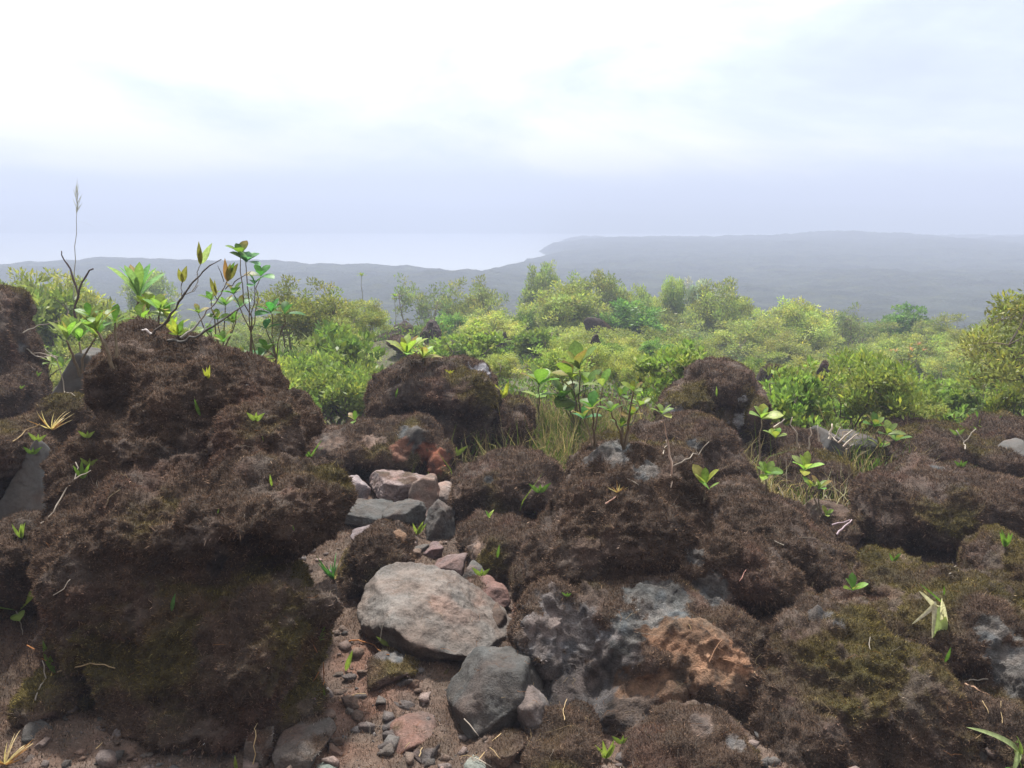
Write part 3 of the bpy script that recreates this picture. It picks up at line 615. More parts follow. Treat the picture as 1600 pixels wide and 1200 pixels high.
sapling('wide pale-green large-leaved bush directly behind the crest of the great boulder', (240, 560, 4.5), [(232, 484, 6, 34, .55, .7, YG), (250, 488, 6, 34, .5, .8, LG*1.2), (225, 500, 6, 34, .5, 1.1, YG), (265, 500, 6, 36, .45, 1.0, YG), (272, 520, 5, 36, .35, .9, np.array([.34, .36, .05]))], 16, rad=.01)
sapling('small seedling cluster in the brown earth beside the tall edge boulder', (75, 590), [(82, 568, 5, 22, .45, 1., YG), (98, 575, 4, 22, .45, .9, YG)], 17)
sapling('low leafy plant with glossy bunches beside the ridge, its stems hidden in grass', (1370, 720), [(1366, 668, 7, 28, .5, .9, LG*1.1), (1385, 680, 7, 28, .5, .9, YG), (1400, 690, 6, 24, .5, .9, LG), (1375, 700, 6, 22, .5, .9, YG)], 18)
sapling('leafy vine-like plant with dark round leaves climbing beside the twisted branches', (395, 640, 4.4), [(384, 410, 8, 26, .75, 1.0, BLU*1.3), (376, 398, 4, 24, .7, .7, LG), (408, 432, 5, 24, .62, 1.2, DG*1.6), (398, 445, 4, 22, .6, 1.2, DG*1.3), (365, 460, 5, 24, .7, 1.1, LG)], 19, rad=.005, join=(392, 520), name='vine', cat='vine')
sapling('shiny dark-leaved vine hanging beside the great boulder, below the round-leaved one', (425, 640, 4.4), [(425, 490, 6, 36, .55, 1.2, DG*1.9), (445, 492, 4, 30, .5, 1.2, DG*1.5), (416, 515, 4, 24, .6, 1.2, BLU), (418, 548, 5, 30, .6, 1.0, LG*1.1), (405, 560, 4, 28, .6, 1.2, DG*1.6), (418, 585, 4, 26, .6, 1.2, BLU*.8)], 20, rad=.005, join=(432, 560), name='vine', cat='vine')
sapling('tangle of mid-green twigs with oval leaves behind the twisted branches', (345, 600, 4.7), [(330, 470, 6, 22, .5, 1., LG), (352, 478, 6, 22, .5, 1., LG), (340, 500, 6, 22, .5, 1., YG), (365, 505, 6, 24, .5, 1., LG), (310, 490, 6, 20, .5, 1., YG), (375, 480, 6, 22, .5, 1., BLU*1.2), (350, 535, 6, 24, .5, 1., LG), (330, 520, 6, 22, .5, 1., LG)], 21)
sapling('yellow-green leafy plant rising behind the sloping edge of the great boulder', (385, 690, 5.4), [(350, 560, 8, 18, .35, .8, YG), (362, 572, 8, 18, .35, .8, YG), (380, 585, 8, 18, .35, .8, LG), (398, 578, 7, 17, .35, .9, YG), (390, 604, 7, 18, .35, .9, YG), (410, 600, 7, 18, .35, .9, LG), (372, 556, 7, 17, .35, .9, LG)], 22)
sapling('pale narrow-leaved plant behind the lower slope of the great boulder', (440, 710, 5.6), [(425, 596, 9, 19, .3, .8, YG*1.1), (440, 606, 9, 18, .3, .8, LG), (455, 614, 9, 18, .3, .8, YG), (415, 620, 8, 18, .3, .9, YG), (468, 630, 7, 17, .3, .9, LG), (482, 640, 7, 17, .3, .9, YG)], 23)
# thin-stemmed plants standing alone against the mist
def lonely(label, base, top, seed, lp=16):
    def f(ms, ml, b, d, rs):
        c = P(top[0], top[1], d); ms.tube(wob(b, c, 7, .01, rs), .012, .006, np.array([.2, .2, .15]), 5)
        rosette(ml, c, 9, lp*d/F, lp*d/F*.45, rs, (0, 0, 1), 1.1, col=YG)
    plant(label, 'sapling', 'sapling', base, f, seed)
lonely('lone leaf tuft on a thread-like stem above the willowy bushes, against the mist', (566, 520, 16.), (565, 432), 30, 9)
lonely('short lone tuft on a thin stem beside the lava crest, against the mist', (618, 510, 17.), (617, 464), 31, 9)
# tall flowering grass against the sky
def tallgrass(ms, ml, b, d, rs):
    top = P(121, 300, d); pts = wob(b, top, 9, .006, rs); ms.tube(pts, .011, .004, np.array([.33, .33, .30]), 5)
    for i in range(26):
        t = rs.uniform(.80, 1.0); q = b*(1-t)+top*t; dr = unit([rs.uniform(-.35, .5), rs.uniform(-.3, .3), 1.]); ml.leaf(q, dr, [0, -1, 0.], .22*rs.uniform(.5, 1), .010, 'strap', .3, 0, np.array([.38, .36, .34]), seg=3)
    ml.leaf(P(118, 345, d), unit([.9, 0, -.1]), [0, 0, 1], .32, .008, 'strap', .5, 0, np.array([.4, .38, .33]), seg=4)
plant('very tall thin dry grass stalk with a feathery head, rising into the sky', 'grass stalk', 'grass_stalk', (115, 470, 13.), tallgrass, 33)
def deadstick(label, pts, d, r, col, seed, cat='dead branch', name='dead_branch', twigs=()):
    rs = np.random.RandomState(seed); q = [P(x, y, d+z) for x, y, z in pts]
    qq = np.array(q[:1]+[p for a, b in zip(q[:-1], q[1:]) for p in wob(a, b, 4, .03, rs)[1:]]); mb = MB(); mb.tube(qq-q[0], r, r*.4, col, 7, .2, rs)
    for (x0, y0, x1, y1, z) in twigs: mb.tube(wob(P(x0, y0, d+z*.3)-q[0], P(x1, y1, d+z)-q[0], 5, .04, rs), r*.5, r*.2, col, 5, .2, rs)
    o = mb.build(name, M_BARK); o.location = q[0]; tag(o, label, cat); return o
deadstick('bent dark dead branch with a knot, curving up behind the paddle-leaved sapling', [(120, 520, 0), (116, 488, 0), (124, 452, 0), (140, 422, 0), (146, 420, 0)], 6.5, .015, DARK*3, 1)
deadstick('curved mossy twig ending in a leaf tuft above the bushes, beside the tall grass stalk', [(122, 460, 0), (110, 420, 0), (97, 400, 0), (96, 392, 0)], 8.5, .014, DARK*3.5, 2)
# the twisted branches on the great boulder
def twisted(ms, ml, b, d, rs):
    D = d; LICH = np.array([.19, .19, .18]); DK = np.array([.07, .065, .06])
    def br(pl, r0, r1, c=DK):
        q = [P(x, y, D+z) for x, y, z in pl]; qq = [q[0]]
        for a, bb in zip(q[:-1], q[1:]): qq += list(wob(a, bb, 5, .025, rs)[1:])
        ms.tube(qq, r0*.9, r1*.9, c*1.5, 7, .22, rs); return qq
    br([(238, 524, 0), (262, 500, -.03), (284, 466, -.05), (302, 440, -.05), (322, 420, -.02), (346, 405, 0)], .0085, .003)
    br([(300, 455, -.04), (309, 440, -.02), (308, 425, 0), (314, 412, 0)], .0035, .0025, LICH)
    br([(284, 464, -.04), (283, 447, 0), (285, 438, 0)], .003, .002)
    br([(290, 460, 0), (303, 455, 0), (310, 445, 0)], .003, .002, LICH)
    br([(262, 532, 0), (285, 534, -.05), (312, 524, -.08), (340, 505, -.08), (362, 490, -.06), (384, 474, -.02)], .010, .003)
    br([(282, 528, 0), (304, 512, .03), (320, 492, .04), (340, 468, .04), (350, 450, .03), (355, 438, .03)], .007, .003, LICH)
    br([(340, 470, .04), (336, 462, .03), (334, 456, .03)], .003, .002)
    br([(352, 452, .03), (372, 436, 0), (392, 424, 0)], .0035, .002, DK)
    br([(350, 440, .03), (345, 425, 0), (340, 415, 0)], .003, .0015, DK)
    br([(315, 520, -.05), (330, 500, -.02), (338, 488, 0)], .0035, .002, LICH)
    br([(236, 522, 0), (228, 515, 0), (222, 516, 0)], .008, .005, np.array([.4, .4, .42]))
    def lf(x, y, x1, y1, wr, col, tw=0., z=0):
        a, c = P(x, y, D+z), P(x1, y1, D+z-.02); Lg = np.linalg.norm(c-a); ml.leaf(a, c-a, [math.sin(tw), -1, .3], Lg, Lg*wr, 'lance', .25, .15, col, twist=tw)
    lf(314, 412, 309, 378, .26, BRZ*.9, .5); lf(315, 412, 329, 380, .3, PALE*1.1, -.1); lf(313, 414, 312, 388, .3, BRZ, .9)
    lf(285, 441, 278, 420, .4, BRZ*1.1, .2); lf(285, 441, 290, 416, .4, BRZ*.9, -.3)
    lf(355, 440, 350, 404, .24, RUST*.9, .3); lf(356, 440, 358, 412, .35, BRZ, .9); lf(356, 438, 370, 412, .36, BRZ*.8, -.2); lf(357, 430, 365, 410, .3, LG, 0)
    lf(338, 462, 327, 434, .26, BRZ*.9, .1); lf(338, 460, 334, 438, .2, BRZ, .8)
    lf(278, 522, 262, 512, .28, np.array([.42, .42, .05]), .1); lf(278, 522, 268, 498, .35, np.array([.40, .42, .06]), .2); lf(278, 522, 285, 500, .4, LG, -.4); lf(278, 523, 292, 515, .3, YG, -.2); lf(277, 523, 263, 520, .25, YG, 0)
plant('gnarled lichen-spotted shrub of bare twisted branches growing on top of the great boulder', 'shrub', 'gnarled_shrub', (262, 533), twisted, 35)
# --- small sprouts on the rocks: (px, py base, size px, kind, label)
def spr(kind, s, col=YG):
    def f(ms, ml, b, d, rs):
        L = s*d/F; ax = np.array([rs.uniform(-.2, .2), -.3, 1.])
        if kind == 'blades':
            for i in range(rs.randint(3, 5)):
                an = rs.uniform(-1, 1); ml.leaf(b, unit([math.sin(an)*.9, -.25+rs.uniform(-.3, .3), 1]), [0, -1, .2], L*rs.uniform(.75, 1.05), L*.19, 'lance', rs.uniform(.1, .8), .2, col*rs.uniform(.8, 1.15), seg=6)
        elif kind == 'vee':
            for sg in (-1, 1): ml.leaf(b, unit([sg*.75+rs.uniform(-.1, .1), -.2, .75]), [0, -1, .4], L*rs.uniform(.7, 1), L*.26, 'lance', .4, .25, col*rs.uniform(.85, 1.15))
            ml.leaf(b, unit([.1, -.1, 1]), [0, -1, .4], L*.55, L*.2, 'lance', .2, .25, col)
        elif kind == 'single':
            ml.leaf(b, unit([rs.uniform(-.35, .35), -.3, 1]), [0, -1, .3], L, L*.2, 'lance', .35, .2, col)
        elif kind == 'tuft':
            for i in range(16): an = rs.uniform(0, 6.28); ml.leaf(b, unit([math.cos(an)*.7, math.sin(an)*.5-.1, rs.uniform(.5, 1)]), [0, -1, .3], L*rs.uniform(.5, 1.1), L*.09, 'strap', rs.uniform(.3, 1.4), .2, (col if rs.rand() < .7 else STRAW)*rs.uniform(.8, 1.2), seg=6)
        elif kind == 'dry':
            for i in range(22): an = rs.uniform(0, 6.28); ml.leaf(b, unit([math.cos(an)*.9, math.sin(an)*.5-.1, rs.uniform(.35, 1)]), [0, -1, .3], L*rs.uniform(.5, 1.1), L*.06, 'strap', rs.uniform(.3, 1.8), .2, (STRAW if rs.rand() < .7 else RUST)*rs.uniform(.8, 1.3), seg=6)
        elif kind == 'rosette':
            rosette(ml, b+np.array([0, -.01, .01]), 5, L, L*.45, rs, ax, .8, 'obovate', col)
        elif kind == 'stemmed':
            c = b+np.array([rs.uniform(-.1, .1)*L, -.1*L, L*.55]); ms.tube(wob(b, c, 5, .05, rs), .0025, .0016, np.array([.2, .16, .1]), 5)
            rosette(ml, c, 4, L*.6, L*.2, rs, ax, .8, 'lance', col)
        elif kind == 'feather':
            for i in range(34):
                t = i/34; c = b+np.array([.30*L*t, -.05*L, L*t]); an = i*2.4
                ml.leaf(c, unit([math.cos(an), math.sin(an)*.6-.2, .7]), [0, 0, 1.], L*.22*(1-.4*t), L*.07, 'lance', .4, .2, col*rs.uniform(.8, 1.2), seg=3)
            ms.tube(wob(b, b+np.array([.30*L, -.05*L, L]), 5, .01, rs), .002, .001, LG, 5)
    return f
SPR = [
 (313, 650, 30, 'single', LG, 'upright single-leaf seedling high on the great boulder'),
 (400, 658, 28, 'vee', YG, 'four-leaved bright seedling on the upper flank of the great boulder'),
 (326, 592, 24, 'blades', np.array([.36, .38, .05]), 'yellowish sprout near the crest of the great boulder'),
 (485, 715, 38, 'tuft', LG, 'spiky grass tuft with a red-tipped blade at the great boulder flank'),
 (425, 760, 22, 'single', YG, 'lone arching leaf on the shelf of the great boulder'),
 (412, 690, 10, 'single', YG, 'tiny leaf speck below the four-leaved seedling'),
 (137, 684, 22, 'vee', YG, 'three-leaved sprout on the shaded side of the tall smooth slab'),
 (130, 748, 36, 'blades', LG, 'bladed sprout beside the white forked twig'),
 (140, 728, 24, 'vee', YG, 'short yellow-green sprout just above the forked twig'),
 (52, 710, 24, 'vee', LG, 'flat two-leaf sprout on brown earth above the triangular slab'),
 (60, 690, 24, 'vee', YG, 'reddish-yellow sprout beneath the dry straw tuft'),
 (34, 842, 30, 'blades', YG, 'yellow-green seedling pair at the foot of the triangular slab'),
 (32, 608, 12, 'vee', LG, 'tiny green sprout on the face of the tall edge boulder'),
 (58, 588, 16, 'vee', LG, 'flat green sprout on the shoulder of the tall edge boulder'),
 (32, 960, 52, 'rosette', LG, 'seedling with two glossy leaves, one lit white, on pale roots'),
 (86, 1052, 66, 'single', LG*.95, 'long upright strap leaf before the dark base of the great boulder'),
 (268, 955, 36, 'single', DG*1.5, 'dark green leaf hanging in the shade under the great boulder shelf'),
 (340, 803, 10, 'single', LG, 'tiny round leaf in the hollow of the great boulder flank'),
 (460, 830, 12, 'single', LG, 'little leaf pair deep under the overhang of the great boulder'),
 (500, 1000, 46, 'feather', LG*1.1, 'bright feathery clubmoss sprig at the foot of the great boulder'),
 (508, 1095, 26, 'single', LG, 'small upright leaf on the gravel near a purple twig'),
 (540, 1048, 44, 'single', YG, 'long drooping pointed leaf on the gravel before the pink stone'),
 (522, 905, 46, 'tuft', DG*1.7, 'dark green grassy tangle under the overhang, with pale dry runners'),
 (609, 1010, 30, 'vee', YG, 'yellow-green sprout pressed against the pinkish stone'),
 (553, 742, 20, 'rosette', YG, 'little sprout on top of the pale rock at the row end'),
 (652, 835, 28, 'blades', YG, 'sprout with spread blades growing between the blue-grey slabs'),
 (777, 872, 26, 'single', LG, 'upright narrow leaf on the earth bank above the path'),
 (752, 900, 26, 'vee', YG, 'vee-shaped sprout behind the reddish lava lump'),
 (843, 770, 28, 'vee', LG, 'vee-shaped sprout on the blocky mossy rock'),
 (850, 775, 18, 'single', YG, 'small leaf beside the vee-shaped sprout of the blocky rock'),
 (836, 802, 20, 'single', YG, 'leaf lying at the rusty edge of the scarred boulder'),
 (766, 820, 24, 'stemmed', YG, 'thin-stemmed sprout on the face of the blocky mossy rock'),
 (542, 645, 32, 'blades', YG, 'arching grass blades before the small shaggy knob'),
 (556, 660, 18, 'rosette', LG, 'green leaf clump behind the rust and grey rock'),
 (788, 622, 30, 'blades', np.array([.38, .38, .05]), 'yellow sprout on the shoulder of the loaf-shaped boulder'),
 (703, 584, 12, 'vee', np.array([.4, .4, .05]), 'tiny yellow sprout near the top of the loaf-shaped boulder'),
 (618, 622, 18, 'single', LG, 'green leaf on the shaded side of the loaf-shaped boulder'),
 (775, 690, 26, 'stemmed', LG, 'thin-stemmed seedling in the dark cleft of the loaf-shaped boulder'),
 (712, 712, 28, 'vee', YG, 'green sprout in the dark gap beside the red roots'),
 (1120, 620, 18, 'single', YG, 'single yellow leaf on the face of the arch-shaped boulder'),
 (1160, 678, 20, 'vee', YG, 'yellow sprout between the round-topped and the arch-shaped boulders'),
 (1330, 925, 28, 'rosette', LG, 'bright oval-leaved seedling on the crest of the broad dark boulder'),
 (1290, 808, 18, 'rosette', YG, 'yellow-green sprout on the flat purplish rock'),
 (1395, 878, 24, 'blades', LG*.8, 'thin-leaved sprout in the dark hollow under the wide boulder'),
 (1570, 855, 34, 'blades', LG, 'arching sprout with one white-lit blade beneath the wide boulder'),
 (1495, 865, 14, 'single', PALE, 'tiny pale leaf in the hollow beneath the wide boulder'),
 (1476, 1035, 32, 'single', LG, 'narrow green leaf under the withered white leaves'),
 (1495, 1054, 14, 'vee', LG, 'tiny green sprout beside the bleached straw on the slope'),
 (1475, 930, 18, 'single', LG, 'short green blade just behind the withered white leaves'),
 (947, 1185, 42, 'blades', YG, 'brightest yellow-green sprout at the bottom, in front of the scarred boulder'),
 (972, 1162, 30, 'vee', YG, 'two-leaved sprout beside the brightest sprout at the bottom'),
 (886, 932, 14, 'vee', LG, 'tiny sprout in the cleft at the foot of the scarred boulder'),
 (370, 1205, 34, 'single', YG, 'leaf tips cut by the bottom edge below the great boulder'),
 (345, 1210, 24, 'vee', LG, 'short leaf cut by the bottom edge near the pink fin rock'),
 (1590, 1210, 60, 'rosette', LG, 'lush green plant in the bottom corner of the broad dark boulder'),
 (1495, 680, 22, 'vee', YG, 'sprout on the brown mossy ridge beside a white twig'),
 (1500, 730, 22, 'vee', LG, 'green sprout on the wide overhanging boulder crest'),
 (1360, 735, 26, 'blades', LG, 'small sprout between wedge slab and wide boulder'),
 (82, 672, 42, 'dry', STRAW, 'dry straw-coloured grass tuft between the edge boulder and the smooth slab'),
 (8, 1195, 60, 'dry', STRAW, 'bleached straw wisp in the bottom corner beside the gravel'),
 (965, 770, 22, 'dry', STRAW*.9, 'wisp of straw caught on the crest of the scarred boulder'),
]
for k, (px, py, s, kind, col, lab) in enumerate(SPR):
    plant(lab, 'grass tuft' if kind in ('tuft', 'dry') else 'seedling', 'grass_tuft' if kind in ('tuft', 'dry') else 'seedling', (px, py), spr(kind, s, np.asarray(col)), 60+k)
# withered white leaves and the pale strap leaf
def withered(ms, ml, b, d, rs):
    def lf(x, y, x1, y1, w, col, curl=.3, z=0, tw=0, sh='strap'):
        a, c = P(x, y, d+z-.03), P(x1, y1, d+z-.08); Lg = np.linalg.norm(c-a); ml.leaf(a, c-a, [tw, -1, .2], Lg, w*d/F, sh, curl, .3, col)
    lf(1460, 945, 1428, 976, 9, BLEACH, .2); lf(1458, 945, 1446, 930, 9, BLEACH, .6); lf(1460, 940, 1459, 1000, 10, BLEACH*.95, .2); lf(1468, 948, 1468, 1010, 26, PALE, .3, sh='oval'); lf(1474, 985, 1464, 925, 9, BLEACH, -.3); lf(1462, 945, 1475, 950, 5, BLEACH, .3); lf(1476, 975, 1478, 945, 10, BLEACH, .3); lf(1470, 940, 1447, 918, 4, LG, .5)
plant('withered white and pale green leaves drooping over the broad dark boulder', 'withered plant', 'withered_plant', (1462, 960), withered, 130)
def strap(ms, ml, b, d, rs):
    a = P(1592, 1175, d-.05); 
    for (x1, y1, w, c, cu) in [(1552, 1128, 15, PALE*.9, .8), (1600, 1150, 16, YG, .4), (1588, 1200, 12, PALE*.8, 1.)]:
        c2 = P(x1, y1, d-.1); Lg = np.linalg.norm(c2-a)*1.1; ml.leaf(a, c2-a, [0, -.6, 1], Lg, w*d/F, 'strap', cu, .35, c)
plant('pale green strap leaf bending over at the bottom corner', 'strap leaf', 'strap_leaf_plant', (1592, 1180), strap, 131)
# --- twigs, straws and stalks lying about: each one a thing
TW = [([(64,818),(84,800),(100,770),(117,748),(118,722)], 5, BLEACH*.9, 'white forked twig lying between the triangular slab and the great boulder', [(118,748,142,735)]),
 ([(1048,762),(1050,735),(1046,700),(1040,688)], 4, np.array([.5,.4,.33]), 'thin pale upright twig before the round-topped boulder', []),
 ([(1052,728),(1070,718),(1092,710),(1108,690)], 4, BLEACH*.7, 'pale zigzag twig reaching across the round-topped boulder', [(1090,710,1088,700)]),
 ([(1036,710),(1042,696),(1041,687)], 4, BLEACH*.8, 'stubby pale twig stump beside the thin upright twig', []),
 ([(946,787),(962,776)], 5, np.array([.6,.4,.33]), 'pinkish stick stub on the crest of the scarred boulder', []),
 ([(980,748),(998,758)], 3, BLEACH*.6, 'short pale twig beneath the grey crest patch', []),
 ([(83,930),(100,920),(110,905)], 3, BLEACH*.8, 'fine curved pale root hanging from the great boulder', []),
 ([(25,955),(33,975),(35,992)], 4, BLEACH*.6, 'pale hanging root below the two-leaf seedling', []),
 ([(90,1050),(120,1042),(150,1038),(180,1044)], 5, STRAW*.9, 'braided straw-coloured dry blade at the dark foot of the great boulder', [(110,1046,150,1028)]),
 ([(55,1094),(64,1070),(72,1060),(66,1032)], 5, BLEACH*.7, 'hooked white stem by the long strap leaf', []),
 ([(42,1008),(72,1032)], 4, RUST*1.3, 'rusty straight stick above the long strap leaf', []),
 ([(545,1002),(560,1000),(585,1008),(608,1023)], 5, RUST*1.5, 'rust-coloured curled dry leaf before the pinkish stone', []),
 ([(490,1008),(505,1035),(506,1062),(505,1070)], 4, RUST*1.3, 'brown hanging root below the feathery sprig', [(498,1050,489,1065)]),
 ([(492,1091),(508,1103)], 5, np.array([.45,.33,.4]), 'short purplish twig on the gravel', []),
 ([(530,1094),(572,1084)], 4, STRAW*1.2, 'straight straw lying on the gravel beside the great boulder', []),
 ([(725,1123),(748,1150)], 4, BLEACH, 'white straw below the grey angular block', [(748,1150,756,1158)]),
 ([(749,1186),(783,1146)], 4, STRAW*1.3, 'straw lying crossways at the bottom, pointing up to the angular block', []),
 ([(742,1184),(768,1198)], 4, BLEACH, 'white straw crossing the bottom edge', []),
 ([(765,1168),(782,1186)], 3, STRAW, 'thin straw crossing the crossways straw', []),
 ([(720,1182),(748,1178)], 3, STRAW*.8, 'dull straw lying level near the bottom edge', []),
 ([(655,1182),(660,1168)], 4, STRAW, 'stubby straw on the dark lava knob', []),
 ([(640,1160),(632,1170)], 3, STRAW*.8, 'short curved straw left of the dark lava knob'.replace(' left of',' beside'), []),
 ([(882,1125),(880,1108),(886,1092)], 3, STRAW*1.1, 'thin bowed straw against the dark foot of the scarred boulder', []),
 ([(1108,1034),(1120,1010),(1128,1000)], 3, ORANGE*1.6, 'pine-like red straw on the orange scar', [(1120,1010,1132,1018)]),
 ([(1130,1030),(1145,1034),(1160,1043)], 3, ORANGE*1.6, 'curved reddish straw near the outer edge of the orange scar', []),
 ([(1076,975),(1081,985)], 3, STRAW, 'tiny pale straw at the top of the orange scar', []),
 ([(1506,1065),(1522,1062),(1544,1061)], 5, BLEACH, 'white straw on the slope before the pale grey face', []),
 ([(1508,1068),(1528,1078),(1547,1086)], 5, np.array([.62,.42,.3]), 'pinkish straw joined under the white straw on the slope', []),
 ([(1535,1095),(1545,1115)], 3, STRAW*.8, 'thin bent straw above the pale strap leaf', []),
 ([(1566,1130),(1564,1095)], 3, STRAW*.7, 'upright thin straw behind the pale strap leaf', []),
 ([(1308,835),(1320,822),(1331,812)], 6, np.array([.55,.45,.5]), 'whitish stick leaning beside the wide overhanging boulder', [(1300,820,1328,812)]),
 ([(1225,852),(1210,845)], 3, BLEACH*.6, 'tiny twig on the sloping mossy rock', []),
 ([(1155,908),(1166,890)], 3, np.array([.6,.35,.3]), 'reddish sliver of wood on the sloping flank of the scarred boulder', []),
 ([(1483,897),(1494,884)], 4, BLEACH*.7, 'short white sliver in the hollow under the wide boulder', []),
 ([(1360,995),(1358,1005),(1360,1015)], 3, BLEACH*.7, 'fine pale curl on the broad dark boulder', []),
 ([(1508,702),(1506,690),(1494,672)], 5, BLEACH*.8, 'white forked twig standing on the brown mossy ridge', [(1507,690,1525,670)]),
 ([(395,1195),(400,1150),(402,1130)], 4, STRAW*1.1, 'long thin straw leaning on the pink fin rock', []),
 ([(150,1170),(160,1160)], 4, STRAW*.8, 'tiny chip of straw on the bottom gravel', []),
 ([(118,620),(100,610),(88,560),(70,545)], 4, BLEACH*.7, 'bleached bent stalk beside the tall edge boulder', [(88,560,48,552)]),
 ([(42,545),(55,556),(90,557)], 4, BLEACH*.9, 'bleached fallen stalk behind the tall edge boulder', []),
 ([(36,520),(60,508),(96,500)], 4, BLEACH*.6, 'long pale arching stalk behind the tall edge boulder', []),
 ([(20,690),(40,672),(62,662)], 4, STRAW*.8, 'thin straw on the brown shelf by the straw tuft', []),
 ([(188,765),(170,778),(165,792)], 4, STEM*1.5, 'brown curved root on the side of the great boulder', []),
]
def twig(pl, w, col, lab, br, k):
    rs = np.random.RandomState(900+k); q = []
    for x, y in pl:
        h, _ = hit(x, y); q.append(h)
    dm = min(p[1] for p in q)
    d0 = q[0][1]; q = [P(x, y, min(p[1], d0+.12)-.012) for (x, y), p in zip(pl, q)]; d = d0
    mb = MB(); r = w*.5*d/F*.8; qq = [q[0]]
    for a, b in zip(q[:-1], q[1:]): qq += list(wob(a, b, 4, .04, rs)[1:])
    mb.tube(np.array(qq)-q[0], r, r*.6, col, 5)
    for (x0, y0, x1, y1) in br: mb.tube(wob(P(x0, y0, d-.012)-q[0], P(x1, y1, d-.02)-q[0], 4, .05, rs), r*.8, r*.4, col, 5)
    o = mb.build('twig', M_LITTER); o.location = q[0]; tag(o, lab, 'twig')
for k, (pl, w, col, lab, br) in enumerate(TW): twig(pl, w, col, lab, br, k)
# bleached broken reed stubble by the wedge slab: a dead clump
def stubble(ms, ml, b, d, rs):
    for (x, y, x1, y1, w) in [(1248,700,1238,652,6),(1264,702,1266,668,6),(1280,690,1278,664,5),(1296,686,1300,662,9),(1303,688,1313,668,8),(1310,692,1332,672,7),(1318,698,1340,678,7),(1322,702,1338,690,5),(1210,668,1226,655,8),(1308,690,1295,678,5),(1326,726,1330,750,7),(1345,770,1356,740,12),(1352,775,1358,750,9)]:
        a, c = P(x, y, d+rs.uniform(-.1, .1)), P(x1, y1, d+rs.uniform(-.15, .05)); ms.tube(wob(a, c, 5, .05, rs), w*.36*d/F, w*.16*d/F, BLEACH*rs.uniform(.6, 1.1), 5, .25, rs)
e = plant('bunch of bleached broken reed stubble fanned around the wedge-shaped slab', 'reed stubble', 'reed_stubble', (1300, 700, 5.1), stubble, 140)
# ------------------------------------------------------------------ shrubs and trees of the slope
LV = np.array([.15, .20, .035])
def make_shrub(seed, wide=1.0, n_cl=130, per=70, leaf=.055, col=LV, trunkh=.25, spiky=0., bark=(.14, .11, .09), lw=.38, shell=.5, rad=.13):
    """unit shrub: height 1, crown radius about .45*wide; several leaning stems, leaf clusters through the crown"""
    rs = np.random.RandomState(seed); ms, ml = MB(), MB()
    lobes = [(np.array([rs.uniform(-.22, .22)*wide, rs.uniform(-.22, .22)*wide, rs.uniform(.45, .78)]), rs.uniform(.17, .27)) for _ in range(7)]
    lobes.append((np.array([0, 0, .6]), .3))
    pts = []
    while len(pts) < n_cl:
        c, r = lobes[rs.randint(len(lobes))]; v = unit(rs.normal(size=3)); p = c+v*r*rs.uniform(shell, 1.05)*np.array([wide, wide, .95])
        if p[2] < trunkh*rs.uniform(.5, 1): continue
        if mnoise.noise(Vector(p*4.2)+Vector((seed, 0, 0))) < -.12: continue
        pts.append(p)
    pts = np.array(pts)
    nst = rs.randint(4, 7); tips = []
    for i in range(nst):
        an = i*6.28/nst+rs.uniform(-.4, .4); t = np.array([math.cos(an)*.22*wide, math.sin(an)*.22*wide, rs.uniform(.5, .75)])
        b = np.array([math.cos(an), math.sin(an), 0])*.02; pl = wob(b, t, 7, .035, rs); ms.tube(pl, .017, .006, np.array(bark), 6, .15, rs); tips += list(pl[2:])
    tips = np.array(tips)
    for p in pts[::2]:
        k = np.argmin(((tips-p)**2).sum(1)+.02*rs.rand(len(tips))); ms.tube(wob(tips[k], p, 4, .05, rs), .0045, .0015, np.array(bark), 4)
    n = len(pts)*per; cen = np.repeat(pts, per, 0); k = len(pts)
    tone = np.repeat(rs.uniform(.72, 1.25, (k, 1))*(1+rs.uniform(-.10, .10, (k, 3))), per, 0)
    off = rs.normal(size=(n, 3)); off /= np.linalg.norm(off, axis=1)[:, None]; rr = rs.rand(n, 1)**.5*rad*.5
    c = cen+off*rr*np.array([1, 1, .8])
    d = off*.7+rs.normal(size=(n, 3))*.5+np.array([0, 0, .55+spiky]); d /= np.linalg.norm(d, axis=1)[:, None]
    s = np.cross(d, rs.normal(size=(n, 3))); s /= np.linalg.norm(s, axis=1)[:, None]
    L = leaf*rs.uniform(.6, 1.2, (n, 1)); W = L*lw
    nr = np.cross(s, d)
    V = np.stack([c, c+d*L*.5-s*W*.5+nr*W*.12, c+d*L, c+d*L*.5+s*W*.5+nr*W*.12], 1).reshape(-1, 3)
    cc = np.clip(col*tone*rs.uniform(.8, 1.2, (n, 1)), .01, 1); yel = rs.rand(n, 1) < .12; cc = np.where(yel, cc*np.array([1.6, 1.35, 1.1]), cc)
    i4 = np.arange(n)[:, None]*4
    ml.add(V, i4+np.array([[0, 1, 2, 3]]), None, np.repeat(cc, 4, 0))
    return ms, ml
def proto(seed, name='shrub', **kw):
    ms, ml = make_shrub(seed, **kw)
    tr = mesh_np('stems', np.concatenate(ms.V), [np.concatenate(ms.Q), np.concatenate(ms.T)], np.concatenate(ms.C)); tr.materials.append(M_BARK)
    cr = mesh_np('crown', np.concatenate(ml.V), [np.concatenate(ml.Q)], np.concatenate(ml.C), False); cr.materials.append(M_SHRUB)
    return tr, cr
PR = {}
kq = .5 if QUICK else 1
def ns(n): return int(n*kq)
PR['willow'] = [proto(200+i, wide=1.0+.12*i, n_cl=ns(190), per=80, leaf=.036, col=np.array([.28, .31, .095]), lw=.34, rad=.15) for i in range(4)]
PR['round'] = [proto(220+i, wide=1.15, n_cl=ns(230), per=80, leaf=.030, col=np.array([.28, .32, .095]), rad=.13, trunkh=.3) for i in range(3)]
